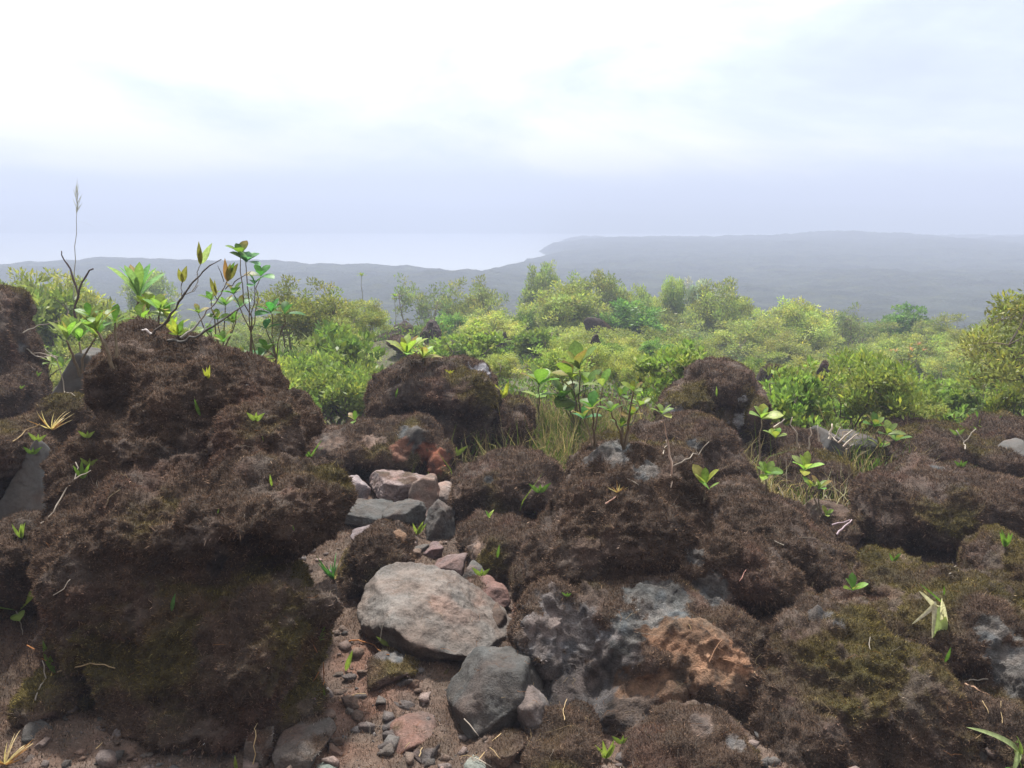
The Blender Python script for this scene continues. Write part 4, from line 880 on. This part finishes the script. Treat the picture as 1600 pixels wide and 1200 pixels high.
PR['tall'] = [proto(230+i, wide=.75, n_cl=ns(190), per=80, leaf=.032, col=np.array([.24, .29, .10]), rad=.13, trunkh=.2) for i in range(3)]
PR['sparse'] = [proto(240+i, wide=1.0, n_cl=ns(80), per=34, leaf=.034, col=np.array([.19, .22, .09]), rad=.12, shell=.2) for i in range(2)]
PR['green'] = [proto(250+i, wide=1.0, n_cl=ns(160), per=60, leaf=.04, col=np.array([.15, .24, .06]), rad=.12, lw=.5) for i in range(2)]
PR['low'] = [proto(260+i, wide=1.5, n_cl=ns(110), per=46, leaf=.075, col=np.array([.22, .27, .07]), lw=.34, rad=.2, trunkh=.05, spiky=.3) for i in range(4)]
PR['broad'] = [proto(270+i, wide=1.2, n_cl=ns(105), per=26, leaf=.072, col=np.array([.18, .25, .06]), lw=.46, rad=.13, trunkh=.15, spiky=.5, shell=.2) for i in range(4)]
PR['white'] = [proto(280, wide=.7, n_cl=ns(150), per=60, leaf=.045, col=np.array([.42, .50, .36]), lw=.5, rad=.12)]
PR['white'][0][1].materials.clear(); PR['white'][0][1].materials.append(M_WHITE)
PR['twiggy'] = [proto(290+i, wide=.9, n_cl=ns(60), per=9, leaf=.10, col=np.array([.20, .22, .05]), lw=.4, rad=.12, trunkh=.3, spiky=.5, shell=.1, bark=(.06, .055, .05)) for i in range(2)]
_cnt = [0]
TREES = []
def shrub(kind, x, y, h, label, wide=1.0, cat='shrub', name='shrub', group=None, z=None):
    pr = PR[kind]; tr, cr = pr[_cnt[0] % len(pr)]; _cnt[0] += 1
    rs = random.Random(_cnt[0])
    z = H(x, y)-.03*h if z is None else z
    e = empty(name, (x, y, z), label, cat, group); e.rotation_euler = (rs.uniform(-.06, .06), rs.uniform(-.06, .06), rs.uniform(0, 6.28)); e.scale = (h*wide, h*wide, h)
    link('stems', tr.copy() if False else tr, None, e); link('crown', cr, None, e)
    TREES.append((x, y, h)); return e
def tree_px(kind, px, top, d, label, wide=1.0, cat='shrub', name='shrub', bot=None):
    p = P(px, top, d); x = p[0]; z0 = H(x, d); h = max(.3, p[2]-z0)
    return shrub(kind, x, d, h*1.02, label, wide, cat, name)
T = tree_px
T('tall', 220, 410, 33, 'small round tree standing alone in the mist behind the great boulder', .9, 'tree', 'tree')
T('willow', 470, 430, 13, 'willowy tree with thin visible stems, next to the dark-leaved vines', 1.15, 'tree', 'tree')
T('willow', 556, 470, 15, 'bushy willow shrub touching the willowy tree, below the lone leaf tuft', 1.3)
T('broad', 520, 505, 10, 'yellow-green bush filling the space before the willowy tree', 1.25)
T('sparse', 655, 415, 27, 'thin wispy tree with a nearly see-through crown', .85, 'tree', 'tree')
T('willow', 735, 430, 27, 'rounded willow tree with pale stems beside the wispy tree', .9, 'tree', 'tree')
T('green', 705, 470, 22, 'darker green shrub at the foot of the wispy tree', .9)
T('tall', 836, 398, 31, 'tallest narrow tree on the skyline, its peak above all others', .62, 'tree', 'tree')
T('round', 890, 430, 23, 'big round yellow-green tree, the largest on the skyline', 1.1, 'tree', 'tree')
T('round', 930, 410, 29, 'broad tree peeping over the largest round tree', .9, 'tree', 'tree')
T('green', 815, 470, 22, 'deep green small tree at the flank of the largest round tree', .6, 'tree', 'tree')
T('willow', 995, 434, 30, 'soft grey-green tree between the broad tree and the narrow pair', .7, 'tree', 'tree')
T('tall', 1049, 424, 28, 'narrow olive tree beside the white-leaved tree', .6, 'tree', 'tree')
T('white', 1096, 422, 27, 'narrow tree glittering with whitish leaves on the skyline', .55, 'tree', 'tree')
T('willow', 1150, 442, 26, 'domed tree just past the white-leaved tree', .95, 'tree', 'tree')
T('round', 1252, 455, 24, 'broad dome-shaped tree standing before the dark headland', 1.2, 'tree', 'tree')
T('sparse', 1330, 462, 25, 'wispy twisted small tree beside the broad dome-shaped tree', .8, 'tree', 'tree')
T('green', 1415, 472, 27, 'greener flat-crowned tree on the skyline past the wispy twisted tree', 1.1, 'tree', 'tree')
T('willow', 1480, 495, 25, 'low rounded tree between the flat-crowned tree and the glossy branch', 1.1, 'tree', 'tree')
T('willow', 1555, 492, 26, 'hazy low tree behind the glossy branch at the photo edge', 1.1, 'tree', 'tree')
T('low', 25, 405, 13, 'leafy broad-leaved bush at the skyline above the tall edge boulder', 1.1)
T('willow', 75, 415, 15, 'pale bush around the curved mossy twig', 1.1)
T('willow', 130, 440, 14, 'loose leafy bush around the bent dark dead branch', .9)
T('willow', 160, 470, 18, 'low hazy bush between the bent branch and the lone round tree', 1.2)
T('twiggy', 1240, 555, 9.5, 'dark-branched bush with an orange leaf tip beside the arch-shaped boulder', .9)
T('twiggy', 1290, 610, 8.6, 'low forked dark-stemmed bush behind the bleached stubble', 1.0)
T('broad', 1440, 590, 9.0, 'glossy broad-leaved bush on the edge of the brown mossy ridge', 1.3)
T('broad', 1500, 600, 9.3, 'bright broad-leaved bush next to the glossy one on the mossy ridge', 1.2)
T('broad', 1370, 620, 8.8, 'yellow-green broad-leaved bush below the orange-tipped bare shrub', 1.2)
T('broad', 1570, 640, 9.0, 'low broad-leaved bush where the mossy ridge meets the photo edge', 1.2)
T('low', 880, 545, 9.5, 'spreading bush just behind the tallest sapling', 1.3)
T('willow', 985, 540, 10.5, 'airy willow shrub between the tallest sapling and the arch-shaped boulder', 1.1)
T('twiggy', 1010, 575, 8.6, 'thin dark-twigged shrub next to the arch-shaped boulder, on its near side', .9)
T('low', 1330, 640, 8.0, 'low spreading bush just beyond the low grey stone', 1.3)
T('broad', 340, 545, 6.2, 'leafy bush with mixed leaves directly behind the great boulder slope', 1.3)
T('low', 490, 560, 8.5, 'spreading light green bush beyond the foot of the great boulder', 1.2)
T('low', 560, 560, 8.2, 'light green bush reaching over the small shaggy knob', 1.1)
T('green', 480, 620, 7.0, 'dark little bush in the shade beside the small shaggy knob', .9)
# near glossy branch at the right edge
T('willow', 1645, 420, 7.5, 'glossy-leaved tree reaching in from the edge of the photo, above the shrubs', 1.0, 'tree', 'tree')
# orange-tipped bare shrub
def bareshrub(ms, ml, b, d, rs):
    top = P(1415, 555, d); pl = [b, P(1432, 650, d), P(1424, 610, d), P(1412, 580, d)]; qq = [pl[0]]
    for a, c in zip(pl[:-1], pl[1:]): qq += list(wob(a, c, 5, .03, rs)[1:])
    ms.tube(qq, .02, .009, np.array([.09, .08, .075]), 7, .2, rs)
    for i in range(16):
        s0 = P(1412+rs.uniform(-2, 6), 600-rs.uniform(0, 24), d); tp = P(1418+rs.uniform(-26, 30), 560-rs.uniform(-20, 26), d+rs.uniform(-.2, .2))
        ms.tube(wob(s0, tp, 5, .05, rs), .005, .002, np.array([.11, .09, .08]), 5)
        if tp[2] > P(0, 560, d)[2]: rosette(ml, tp, 5, .055, .018, rs, (0, 0, 1), .9, 'lance', ORANGE*1.3 if rs.rand() < .6 else BRZ)
    ms.tube(wob(P(1430, 660, d), P(1480, 620, d), 7, .04, rs), .012, .005, np.array([.09, .08, .075]), 6)
    ms.tube(wob(P(1425, 655, d), P(1404, 640, d), 4, .04, rs), .008, .004, np.array([.09, .08, .075]), 6)
plant('tall bare shrub with rust-orange leaf tips rising from the mossy ridge', 'shrub', 'bare_shrub', (1436, 672, 8.2), bareshrub, 150)
# filler shrubs of the slope ------------------------------------------------
sky_px = np.array([-300, 0, 150, 200, 260, 420, 480, 580, 650, 700, 770, 835, 880, 960, 1000, 1090, 1180, 1200, 1250, 1330, 1430, 1540, 1700, 1900.])
sky_py = np.array([420, 440, 455, 490, 500, 470, 450, 490, 500, 470, 450, 430, 440, 440, 460, 450, 470, 500, 475, 490, 488, 510, 505, 505.])
rs = np.random.RandomState(77)
cells = {}
cand = []
tries = 0
while len(cand) < 275 and tries < 20000:
    tries += 1
    d = 8.0+34*rs.rand()**.8; x = rs.uniform(-.72, .72)*d
    if rs.rand() < .22: d = rs.uniform(6.6, 10.5); x = rs.uniform(.16, .72)*d
    px = 800+x/d*F*.98
    if d > 46: continue
    # keep open ground where the photo shows lava and low brush
    if 590 < px < 720 and 13 < d < 22 and rs.rand() < .75: continue
    if 840 < px < 1060 and d < 9: continue
    if px < 330 and d < 9.5: continue
    if d < 7.4 and px < 1200: continue
    md = (.32 if d < 10 else .48)+.030*d
    if any((x-a)**2+(d-b)**2 < md*md for a, b, _ in cand): continue
    if any((x-a)**2+(d-b)**2 < (.25*h)**2 for a, b, h in TREES): continue
    top = np.interp(px, sky_px, sky_py); tgt = top+rs.uniform(8, 40) if d > 22 else 0
    if d < 11: h = rs.uniform(.4, .85)
    elif d < 16: h = rs.uniform(.55, 1.05)
    elif d < 22: h = rs.uniform(.9, 1.6)
    else: h = rs.uniform(1.4, 2.6)
    if 632 < px < 722 and d < 17: top = 540
    if 730 < px < 800 and d < 15: top = 500
    zt = P(px, top+6+20*rs.rand(), d)[2]; h = min(h, zt-H(x, d))
    if h < .3: continue
    cand.append((x, d, h))
marks = [(-9999, 60, 'above the tall edge boulder'), (60, 200, 'near the bent dark branch'), (200, 330, 'behind the great boulder'), (330, 460, 'behind the dark-leaved vines'), (460, 600, 'beyond the small shaggy knob'), (600, 730, 'beyond the loaf-shaped boulder'), (730, 850, 'above the dark round moss hump'), (850, 980, 'behind the tallest sapling'), (980, 1100, 'above the round-topped boulder'), (1100, 1210, 'above the arch-shaped boulder'), (1210, 1340, 'above the bleached stubble'), (1340, 1460, 'around the orange-tipped shrub'), (1460, 1580, 'above the wide overhanging boulder'), (1580, 9999, 'beyond the glossy tree')]
rows = [(0, 10.5, 'front row'), (10.5, 13.5, 'second row'), (13.5, 18, 'third row'), (18, 25, 'fourth row'), (25, 32, 'fifth row'), (32, 99, 'hindmost row')]
groups = {}
for c in cand:
    px = 800+c[0]/c[1]*F*.98; mk = next(m[2] for m in marks if m[0] <= px < m[1]); rw = next(r[2] for r in rows if r[0] <= c[1] < r[1])
    groups.setdefault((mk, rw), []).append(c)
KIND = {'willow': 'willowy', 'round': 'rounded', 'tall': 'narrow', 'sparse': 'wispy', 'green': 'dark green', 'low': 'spreading', 'broad': 'broad-leaved', 'twiggy': 'twiggy'}
ordw = ['first', 'middle', 'last', 'fourth', 'fifth']
for (mk, rw), cs in groups.items():
    cs.sort(); used = {}
    ks = []
    for (x, d, h) in cs:
        r = rs.rand()
        if d < 10.5: k = 'low' if r < .25 else 'broad' if r < .5 else 'willow' if r < .82 else 'twiggy'
        elif d < 16: k = 'willow' if r < .42 else 'low' if r < .65 else 'broad' if r < .8 else 'green' if r < .88 else 'sparse'
        else: k = 'willow' if r < .4 else 'round' if r < .65 else 'tall' if r < .8 else 'green' if r < .92 else 'sparse'
        ks.append(k)
    for i, ((x, d, h), k) in enumerate(zip(cs, ks)):
        n = ks.count(k); pre = ''
        if n > 1:
            j = used.get(k, 0); used[k] = j+1
            pre = (['leftmost', 'rightmost'] if n == 2 else ['leftmost', 'middle', 'rightmost'] if n == 3 else ['leftmost', 'second', 'third', 'fourth', 'fifth', 'sixth', 'seventh'])[min(j, 6)]+' '
        lab = (pre+KIND[k]+' shrub, '+rw+' of thicket, '+mk).strip()
        wd = {'willow': 1.25, 'round': 1.05, 'tall': .95, 'sparse': 1.1, 'green': 1.1, 'low': 1.0, 'broad': 1.1, 'twiggy': 1.0}[k]*rs.uniform(.9, 1.35)
        shrub(k, x, d, h, lab, wd, group='shrubs of the slope thicket')
# ------------------------------------------------------------------ undergrowth: low leaves and grass nobody could count
def field(n, x0, x1, y0, y1, f, seed):
    rs = np.random.RandomState(seed); x = rs.uniform(x0, x1, n); y = y0+(y1-y0)*rs.rand(n)**1.0
    k = f(x, y, rs); x, y = x[k], y[k]; return np.stack([x, y, hfun(x, y)], -1), rs
def leafscatter(P0, rs, per, spread, hmax, leaf, lw, cols, up=.9, size=None):
    n = len(P0)*per; c = np.repeat(P0, per, 0); c = c+rs.normal(size=(n, 3))*np.array([spread, spread, 0])+np.array([0, 0, 1])*(rs.rand(n, 1)*hmax)
    d = rs.normal(size=(n, 3))*.6+np.array([0, 0, up]); d /= np.linalg.norm(d, axis=1)[:, None]
    s = np.cross(d, rs.normal(size=(n, 3))); s /= np.linalg.norm(s, axis=1)[:, None]; nr = np.cross(s, d)
    L = leaf*rs.uniform(.5, 1.2, (n, 1)); W = L*lw
    V = np.stack([c, c+d*L*.5-s*W*.5+nr*W*.12, c+d*L, c+d*L*.5+s*W*.5+nr*W*.12], 1).reshape(-1, 3)
    cc = cols[rs.randint(len(cols), size=len(P0))]; cc = np.repeat(cc, per, 0)*rs.uniform(.75, 1.25, (n, 1))
    return V, (np.arange(n)[:, None]*4+np.array([[0, 1, 2, 3]])), np.repeat(cc, 4, 0)
cols = np.array([YG*.8, LG*.8, LG*.6, YG*.9, LG*.7, BRZ*.8])
mb = MB()
def okmid(x, y, rs): return (np.abs(x) < .75*y) & ((fbm(np.stack([x, y, 0*x], -1), 1.1, 3, off=3) > .05) | (rs.rand(len(x)) < .22) | ((x > 1.6) & (y < 9) & (rs.rand(len(x)) < .8))) & (y > 7.2+.5*rs.rand(len(x))-.8*((x > -.2) & (x < 1.6))-1.9*(x > 1.7))
P0, r_ = field(ns(14000), -13, 13, 6.3, 17, okmid, 1); V, Q, Cc = leafscatter(P0, r_, 8, .10, .22, .05, .35, cols); mb.add(V, Q, None, Cc)
tw = P0[::9]
for p_ in tw:
    hh = r_.uniform(.12, .5); mb.tube(wob(p_, p_+np.array([r_.uniform(-.2, .2), r_.uniform(-.2, .2), hh]), 4, .06, r_), .004, .002, [STRAW*.6, STEM, np.array([.22, .2, .18])][r_.randint(3)], 3)
P0, r_ = field(ns(15000), -30, 30, 16, 44, lambda x, y, rs: (np.abs(x) < .75*y) & (rs.rand(len(x)) < .8), 2)
V, Q, Cc = leafscatter(P0, r_, 10, .22, .4, .10, .4, cols*.8); mb.add(V, Q, None, Cc)
o = mb.build('undergrowth', M_SHRUB, smooth_sh=False); tag(o, 'low green undergrowth covering the lava slope between the shrubs', 'undergrowth', kind='stuff')
# dry grass pockets
def blades(mb, P0, rs, L, cols, lean=.35, w=.006, dirs=None):
    n = len(P0); d = rs.normal(size=(n, 3))*lean+np.array([0, 0, 1.]); d /= np.linalg.norm(d, axis=1)[:, None]
    s = np.cross(d, rs.normal(size=(n, 3))); s /= np.linalg.norm(s, axis=1)[:, None]; b = rs.normal(size=(n, 3))*.35; b[:, 2] -= .25
    L = L*rs.uniform(.4, 1.2, (n, 1)); w = w*rs.uniform(.6, 1.3, (n, 1))
    p1 = P0+d*L*.5; p2 = P0+d*L*.9+b*L*.5
    V = np.stack([P0-s*w*.5, P0+s*w*.5, p1+s*w*.45, p1-s*w*.45, p2], 1).reshape(-1, 3); i5 = np.arange(n)[:, None]*5
    mb.add(V, i5+np.array([[0, 1, 2, 3]]), i5+np.array([[3, 2, 4]]), np.repeat(cols[rs.randint(len(cols), size=n)]*rs.uniform(.7, 1.2, (n, 1)), 5, 0))
mb = MB(); gc = np.array([STRAW*.7, YG*.7, LG*.6, STRAW*.5, np.array([.25, .22, .12])])
rs = np.random.RandomState(5)
def pocket(cx, cy, rx, ry, n, L, cols, w=.006, lean=.35):
    x = rs.normal(cx, rx*.5, n); y = rs.normal(cy, ry*.5, n); blades(mb, np.stack([x, y, hfun(x, y)], -1), rs, L, cols, lean, w)
g1 = G(925, 715); g2 = G(1225, 800); g3 = G(1340, 730); g4 = G(870, 690); g5 = G(90, 600)
pocket(g1[0], g1[1]+.2, .9, .9, ns(3800), .30, gc); pocket(g4[0], g4[1], .5, .6, ns(1600), .28, gc)
pocket(g2[0], g2[1]+.1, .55, .3, ns(900), .26, np.array([STRAW, STRAW*.8, BLEACH*.8, YG*.7]), .005, .45); pocket(g3[0], g3[1], .5, .4, ns(500), .25, gc)
pocket(g5[0], g5[1], .6, .6, ns(500), .3, gc)
o = mb.build('dry_grass', M_GRASS, smooth_sh=False); tag(o, 'dry and green grass filling the pockets between the mossy boulders', 'grass', kind='stuff')

# ------------------------------------------------------------------ moss fuzz on the rocks and on the near ground
def fuzz(V, T, N, mask, dens, L, w, rs, colf, ymax=None):
    """small pointed shoots standing on a surface"""
    tri = T if T.shape[1] == 3 else np.concatenate([T[:, :3], T[:, [0, 2, 3]]])
    a, b, c = V[tri[:, 0]], V[tri[:, 1]], V[tri[:, 2]]; ar = np.linalg.norm(np.cross(b-a, c-a), axis=1)*.5
    mk = mask[tri].mean(1); wt = ar*mk; tot = wt.sum(); n = int(tot*dens)
    if n < 10: return None
    cum = np.cumsum(wt)/tot; k = np.searchsorted(cum, rs.rand(n)); k = np.minimum(k, len(tri)-1)
    u = rs.rand(n, 1); v = rs.rand(n, 1); f = (u+v) > 1; u = np.where(f, 1-u, u); v = np.where(f, 1-v, v)
    p = a[k]+u*(b[k]-a[k])+v*(c[k]-a[k]); nn = N[tri[k, 0]]
    d = nn*.8+rs.normal(size=(n, 3))*.55+np.array([0, 0, .15]); d /= np.linalg.norm(d, axis=1)[:, None]
    s = np.cross(d, rs.normal(size=(n, 3))); s /= np.linalg.norm(s, axis=1)[:, None]
    Lr = L*rs.uniform(.4, 1.25, (n, 1)); wr = w*rs.uniform(.7, 1.4, (n, 1))
    VV = np.stack([p-s*wr-nn*.002, p+s*wr-nn*.002, p+d*Lr], 1).reshape(-1, 3)
    col = colf(p, k, tri, u, v)*rs.lognormal(-.05, .5, (n, 1)); col[rs.rand(n) < .02] *= 2.2
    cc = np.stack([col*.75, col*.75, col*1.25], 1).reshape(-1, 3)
    return VV, np.arange(n*3).reshape(-1, 3), cc
tot = 0
for (o, mask, moss, d, seed) in ROCKS:
    me = o.data
    if moss <= .12 or mask.max() < .2: continue
    V, N = get_np(me); org = np.array(o.location)
    q = np.empty(len(me.loops), np.int32); me.loops.foreach_get('vertex_index', q); T_ = q.reshape(len(me.polygons), -1)
    cb = np.empty(len(V)*4, np.float32); me.color_attributes['Col'].data.foreach_get('color', cb); cb = cb.reshape(-1, 4)[:, :3].astype(float)
    W = V+org; gz = hfun(W[:, 0], W[:, 1]); mk = mask*(W[:, 2] > gz-.03)*np.where(N[:, 1] > .6, .45, 1)*np.where(N[:, 2] < -.5, .6, 1)
    k = max(.85, (d/3.1)**.75); rs = np.random.RandomState(seed+3000)
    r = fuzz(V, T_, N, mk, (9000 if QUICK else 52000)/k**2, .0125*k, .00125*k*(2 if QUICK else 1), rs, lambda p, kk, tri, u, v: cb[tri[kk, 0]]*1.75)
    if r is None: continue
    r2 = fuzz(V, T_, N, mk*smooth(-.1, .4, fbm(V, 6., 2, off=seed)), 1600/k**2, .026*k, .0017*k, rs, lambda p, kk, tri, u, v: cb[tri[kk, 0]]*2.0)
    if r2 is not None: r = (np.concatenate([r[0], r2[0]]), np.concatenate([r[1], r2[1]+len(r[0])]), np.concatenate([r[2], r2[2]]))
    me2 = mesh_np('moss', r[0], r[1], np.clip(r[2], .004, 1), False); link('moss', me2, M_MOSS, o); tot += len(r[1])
print('MOSS TRIS', tot)
# near ground carpet, gravel, litter
sel = (ground_V[:, 1] < 10) & (ground_V[:, 1] > 1.55) & (np.abs(ground_V[:, 0]) < .68*ground_V[:, 1]+.5)
gn = fbm(ground_V[sel], 1.6, 3, off=6.); mask = np.zeros(len(ground_V)); X = ground_V[sel]
wild = np.clip(smooth(.35, .9, X[:, 0]-.12*X[:, 1])+smooth(-.9, -1.5, X[:, 0]+.1*X[:, 1])+smooth(4.6, 5.5, X[:, 1]), 0, 1)
mask[sel] = np.clip(smooth(-.3, .4, gn)*.75+wild, .45, 1)*np.clip(3.0/X[:, 1], .2, 1)**1.2
fs = ground_F[mask[ground_F].sum(1) > 0]
Nn = np.empty(len(ground_V)*3, np.float32); ground.data.vertices.foreach_get('normal', Nn); Nn = Nn.reshape(-1, 3).astype(float)
gcol = ground_color(ground_V[sel]); gc_full = np.zeros((len(ground_V), 3)); gc_full[sel] = gcol
cf = lambda p, kk, tri, u, v: (gc_full[tri[kk, 0]]*.45+MOSS*.55)*1.7
fy_ = ground_V[fs[:, 0], 1]; rr = []
for a_, b_, dn, L_, w_, sd_ in ((0, 4.2, 40000, .0125, .0013, 4), (4.2, 10.5, 36000, .022, .0024, 5)):
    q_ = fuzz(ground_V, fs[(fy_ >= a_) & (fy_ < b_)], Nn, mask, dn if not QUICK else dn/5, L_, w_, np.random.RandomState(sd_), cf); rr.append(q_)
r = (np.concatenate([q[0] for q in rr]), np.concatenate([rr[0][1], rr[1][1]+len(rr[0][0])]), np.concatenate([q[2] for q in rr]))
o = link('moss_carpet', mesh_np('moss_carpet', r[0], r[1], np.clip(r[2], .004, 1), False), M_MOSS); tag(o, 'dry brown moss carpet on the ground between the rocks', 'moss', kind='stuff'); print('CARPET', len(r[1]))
# gravel
rs = np.random.RandomState(9); mb = MB(); v0, t0 = ICO[1]
n = ns(6500); ys_ = 2.0+4.2*rs.rand(n)**1.4; xs_ = rs.uniform(-.62, .62, n)*ys_; zs_ = hfun(xs_, ys_)
wl = np.clip(smooth(.35, .9, xs_-.12*ys_)+smooth(-.9, -1.5, xs_+.1*ys_), 0, 1)
for i in range(n):
    if rs.rand() < wl[i]*.75: continue
    s = .0035+.030*rs.rand()**6; v = v0*(1+.34*rs.normal(size=(len(v0), 1)))*np.array([1, rs.uniform(.6, 1), rs.uniform(.45, .8)])*s
    a = rs.uniform(0, 6.28); ca, sa = math.cos(a), math.sin(a); v = np.stack([v[:, 0]*ca-v[:, 1]*sa, v[:, 0]*sa+v[:, 1]*ca, v[:, 2]], -1)
    c = [EARTH*1.2, PINK*.8, GREY*.9, EARTH, PURP*1.2][rs.randint(5)]
    mb.add(v+np.array([xs_[i], ys_[i], zs_[i]+s*.2]), None, t0, c*rs.uniform(.7, 1.3))
o = mb.build('gravel', M_STONE, smooth_sh=False); tag(o, 'fine reddish lava gravel strewn over the path and ground', 'gravel', kind='stuff')
# litter: straws, rootlets
mb = MB(); n = ns(3000); ys_ = 2.1+4.0*rs.rand(n)**1.3; xs_ = rs.uniform(-.6, .6, n)*ys_; zs_ = hfun(xs_, ys_)
dgs.update()
for i in range(n):
    pt = np.array([xs_[i], ys_[i], zs_[i]])
    a = rs.uniform(0, 6.28); L = rs.uniform(.012, .05)*(1 if rs.rand() < .9 else 2); d = np.array([math.cos(a), math.sin(a), rs.uniform(-.05, .25)])
    ok, loc, nn_, idx_, ob, mt_ = sc.ray_cast(dgs, Vector((pt[0], pt[1], 2.5)), Vector((0, 0, -1)))
    if ok: pt = np.array(loc); nn_ = np.array(nn_); d = d-nn_*np.dot(d, nn_)*.9
    c = [STRAW*.6, RUST*.8, STEM, BLEACH*.5, RUST*.6][rs.randint(5)]
    mb.tube(wob(pt+[0, 0, .004], pt+d*L+[0, 0, .004], 4, .10, rs), (.0009 if L > .04 else .0007), .0004, c*rs.uniform(.7, 1.2), 3)
o = mb.build('litter', M_LITTER, smooth_sh=False); tag(o, 'short dead straws and rootlets scattered over moss and gravel', 'litter', kind='stuff')
for o in (lake, forest): o.hide_set(False)
# ------------------------------------------------------------------ light, air, sky
SUN_EL, SUN_AZ = R(63), R(-14)     # azimuth measured from +Y towards +X: ahead of the viewer, a little left
sd = Vector((math.sin(SUN_AZ)*math.cos(SUN_EL), math.cos(SUN_AZ)*math.cos(SUN_EL), math.sin(SUN_EL)))
sun_d = bpy.data.lights.new('sun', 'SUN'); sun_d.energy = 4.9; sun_d.angle = R(3.5); sun_d.color = (1, .955, .88)
sun = bpy.data.objects.new('sun', sun_d); C.objects.link(sun); sun.rotation_euler = sd.to_track_quat('Z', 'Y').to_euler()
w = bpy.data.worlds.new('World'); sc.world = w; w.use_nodes = True; N = w.node_tree.nodes; L = w.node_tree.links; N.clear()
out = nd(N, 'ShaderNodeOutputWorld'); bg = nd(N, 'ShaderNodeBackground', Strength=.64)
sky = nd(N, 'ShaderNodeTexSky', sky_type='NISHITA', sun_disc=False); sky.sun_elevation = SUN_EL; sky.sun_rotation = SUN_AZ
sk = nd(N, 'ShaderNodeVectorMath', operation='SCALE'); sk.inputs['Scale'].default_value = .12; L.new(sky.outputs[0], sk.inputs[0])
tc = nd(N, 'ShaderNodeTexCoord'); sep = nd(N, 'ShaderNodeSeparateXYZ'); L.new(tc.outputs['Generated'], sep.inputs[0])
mp = nd(N, 'ShaderNodeMapping'); mp.inputs['Scale'].default_value = (1.0, 1.0, 3.2); mp.inputs['Location'].default_value = (.30, .1, .15); L.new(tc.outputs['Generated'], mp.inputs[0])
cn = nd(N, 'ShaderNodeTexNoise', Scale=1.9, Detail=8.0, Roughness=.57); cn.inputs['Distortion'].default_value = .35; L.new(mp.outputs[0], cn.inputs['Vector'])
zr = nd(N, 'ShaderNodeMapRange'); zr.inputs[1].default_value = .0; zr.inputs[2].default_value = .42; zr.inputs[3].default_value = -.05; zr.inputs[4].default_value = .30; L.new(sep.outputs['Z'], zr.inputs[0])
sm = nd(N, 'ShaderNodeMath', operation='ADD'); L.new(cn.outputs[0], sm.inputs[0]); L.new(zr.outputs[0], sm.inputs[1])
b1 = nd(N, 'ShaderNodeMapRange', interpolation_type='SMOOTHSTEP'); b1.inputs[1].default_value = .022; b1.inputs[2].default_value = .05; L.new(sep.outputs['Z'], b1.inputs[0])
b2 = nd(N, 'ShaderNodeMapRange', interpolation_type='SMOOTHSTEP'); b2.inputs[1].default_value = .05; b2.inputs[2].default_value = .16; b2.inputs[3].default_value = .085; b2.inputs[4].default_value = .0; L.new(sep.outputs['Z'], b2.inputs[0])
b3 = nd(N, 'ShaderNodeMath', operation='MULTIPLY'); L.new(b1.outputs[0], b3.inputs[0]); L.new(b2.outputs[0], b3.inputs[1])
s2 = nd(N, 'ShaderNodeMath', operation='ADD'); L.new(sm.outputs[0], s2.inputs[0]); L.new(b3.outputs[0], s2.inputs[1])
cr = nd(N, 'ShaderNodeValToRGB'); e = cr.color_ramp.elements
e[0].position = .38; e[0].color = (.65, .72, .92, 1); e[1].position = .66; e[1].color = (1.25, 1.25, 1.25, 1)
x = e.new(.46); x.color = (.73, .81, .96, 1)
x = e.new(.54); x.color = (.86, .95, 1.02, 1)
L.new(s2.outputs[0], cr.inputs[0])
mx = nd(N, 'ShaderNodeMix', data_type='RGBA'); mx.inputs[0].default_value = .93
L.new(sk.outputs[0], mx.inputs[6]); L.new(cr.outputs[0], mx.inputs[7]); L.new(mx.outputs[2], bg.inputs[0]); L.new(bg.outputs[0], out.inputs[0])
# haze
hv = np.array([[x, y, z] for x in (-1500, 1500) for y in (-410, 1560) for z in (-21, 18.6)])
hf = np.array([[0, 1, 3, 2], [4, 6, 7, 5], [0, 4, 5, 1], [2, 3, 7, 6], [0, 2, 6, 4], [1, 5, 7, 3]])
m, nt, N, L = newmat('mist'); out = nd(N, 'ShaderNodeOutputMaterial'); pv = nd(N, 'ShaderNodeVolumePrincipled')
pv.inputs['Density'].default_value = .0050; pv.inputs['Color'].default_value = (.48, .535, .69, 1); pv.inputs['Anisotropy'].default_value = .0
L.new(pv.outputs[0], out.inputs['Volume'])
hz = link('haze', mesh_np('haze', hv, hf, smooth_sh=False), m); tag(hz, 'thin bluish mist filling the whole valley', 'haze', kind='stuff')
sc.view_settings.view_transform = 'Standard'; sc.view_settings.look = 'None'; sc.view_settings.gamma = 1; sc.view_settings.exposure = 0.95
sc.cycles.use_denoising = True; sc.cycles.max_bounces = 6; sc.cycles.diffuse_bounces = 3; sc.cycles.glossy_bounces = 2; sc.cycles.transmission_bounces = 4; sc.cycles.volume_bounces = 1
sc.cycles.transparent_max_bounces = 4; sc.cycles.use_adaptive_sampling = True; sc.cycles.adaptive_threshold = .01
sc.cycles.caustics_reflective = False; sc.cycles.caustics_refractive = False
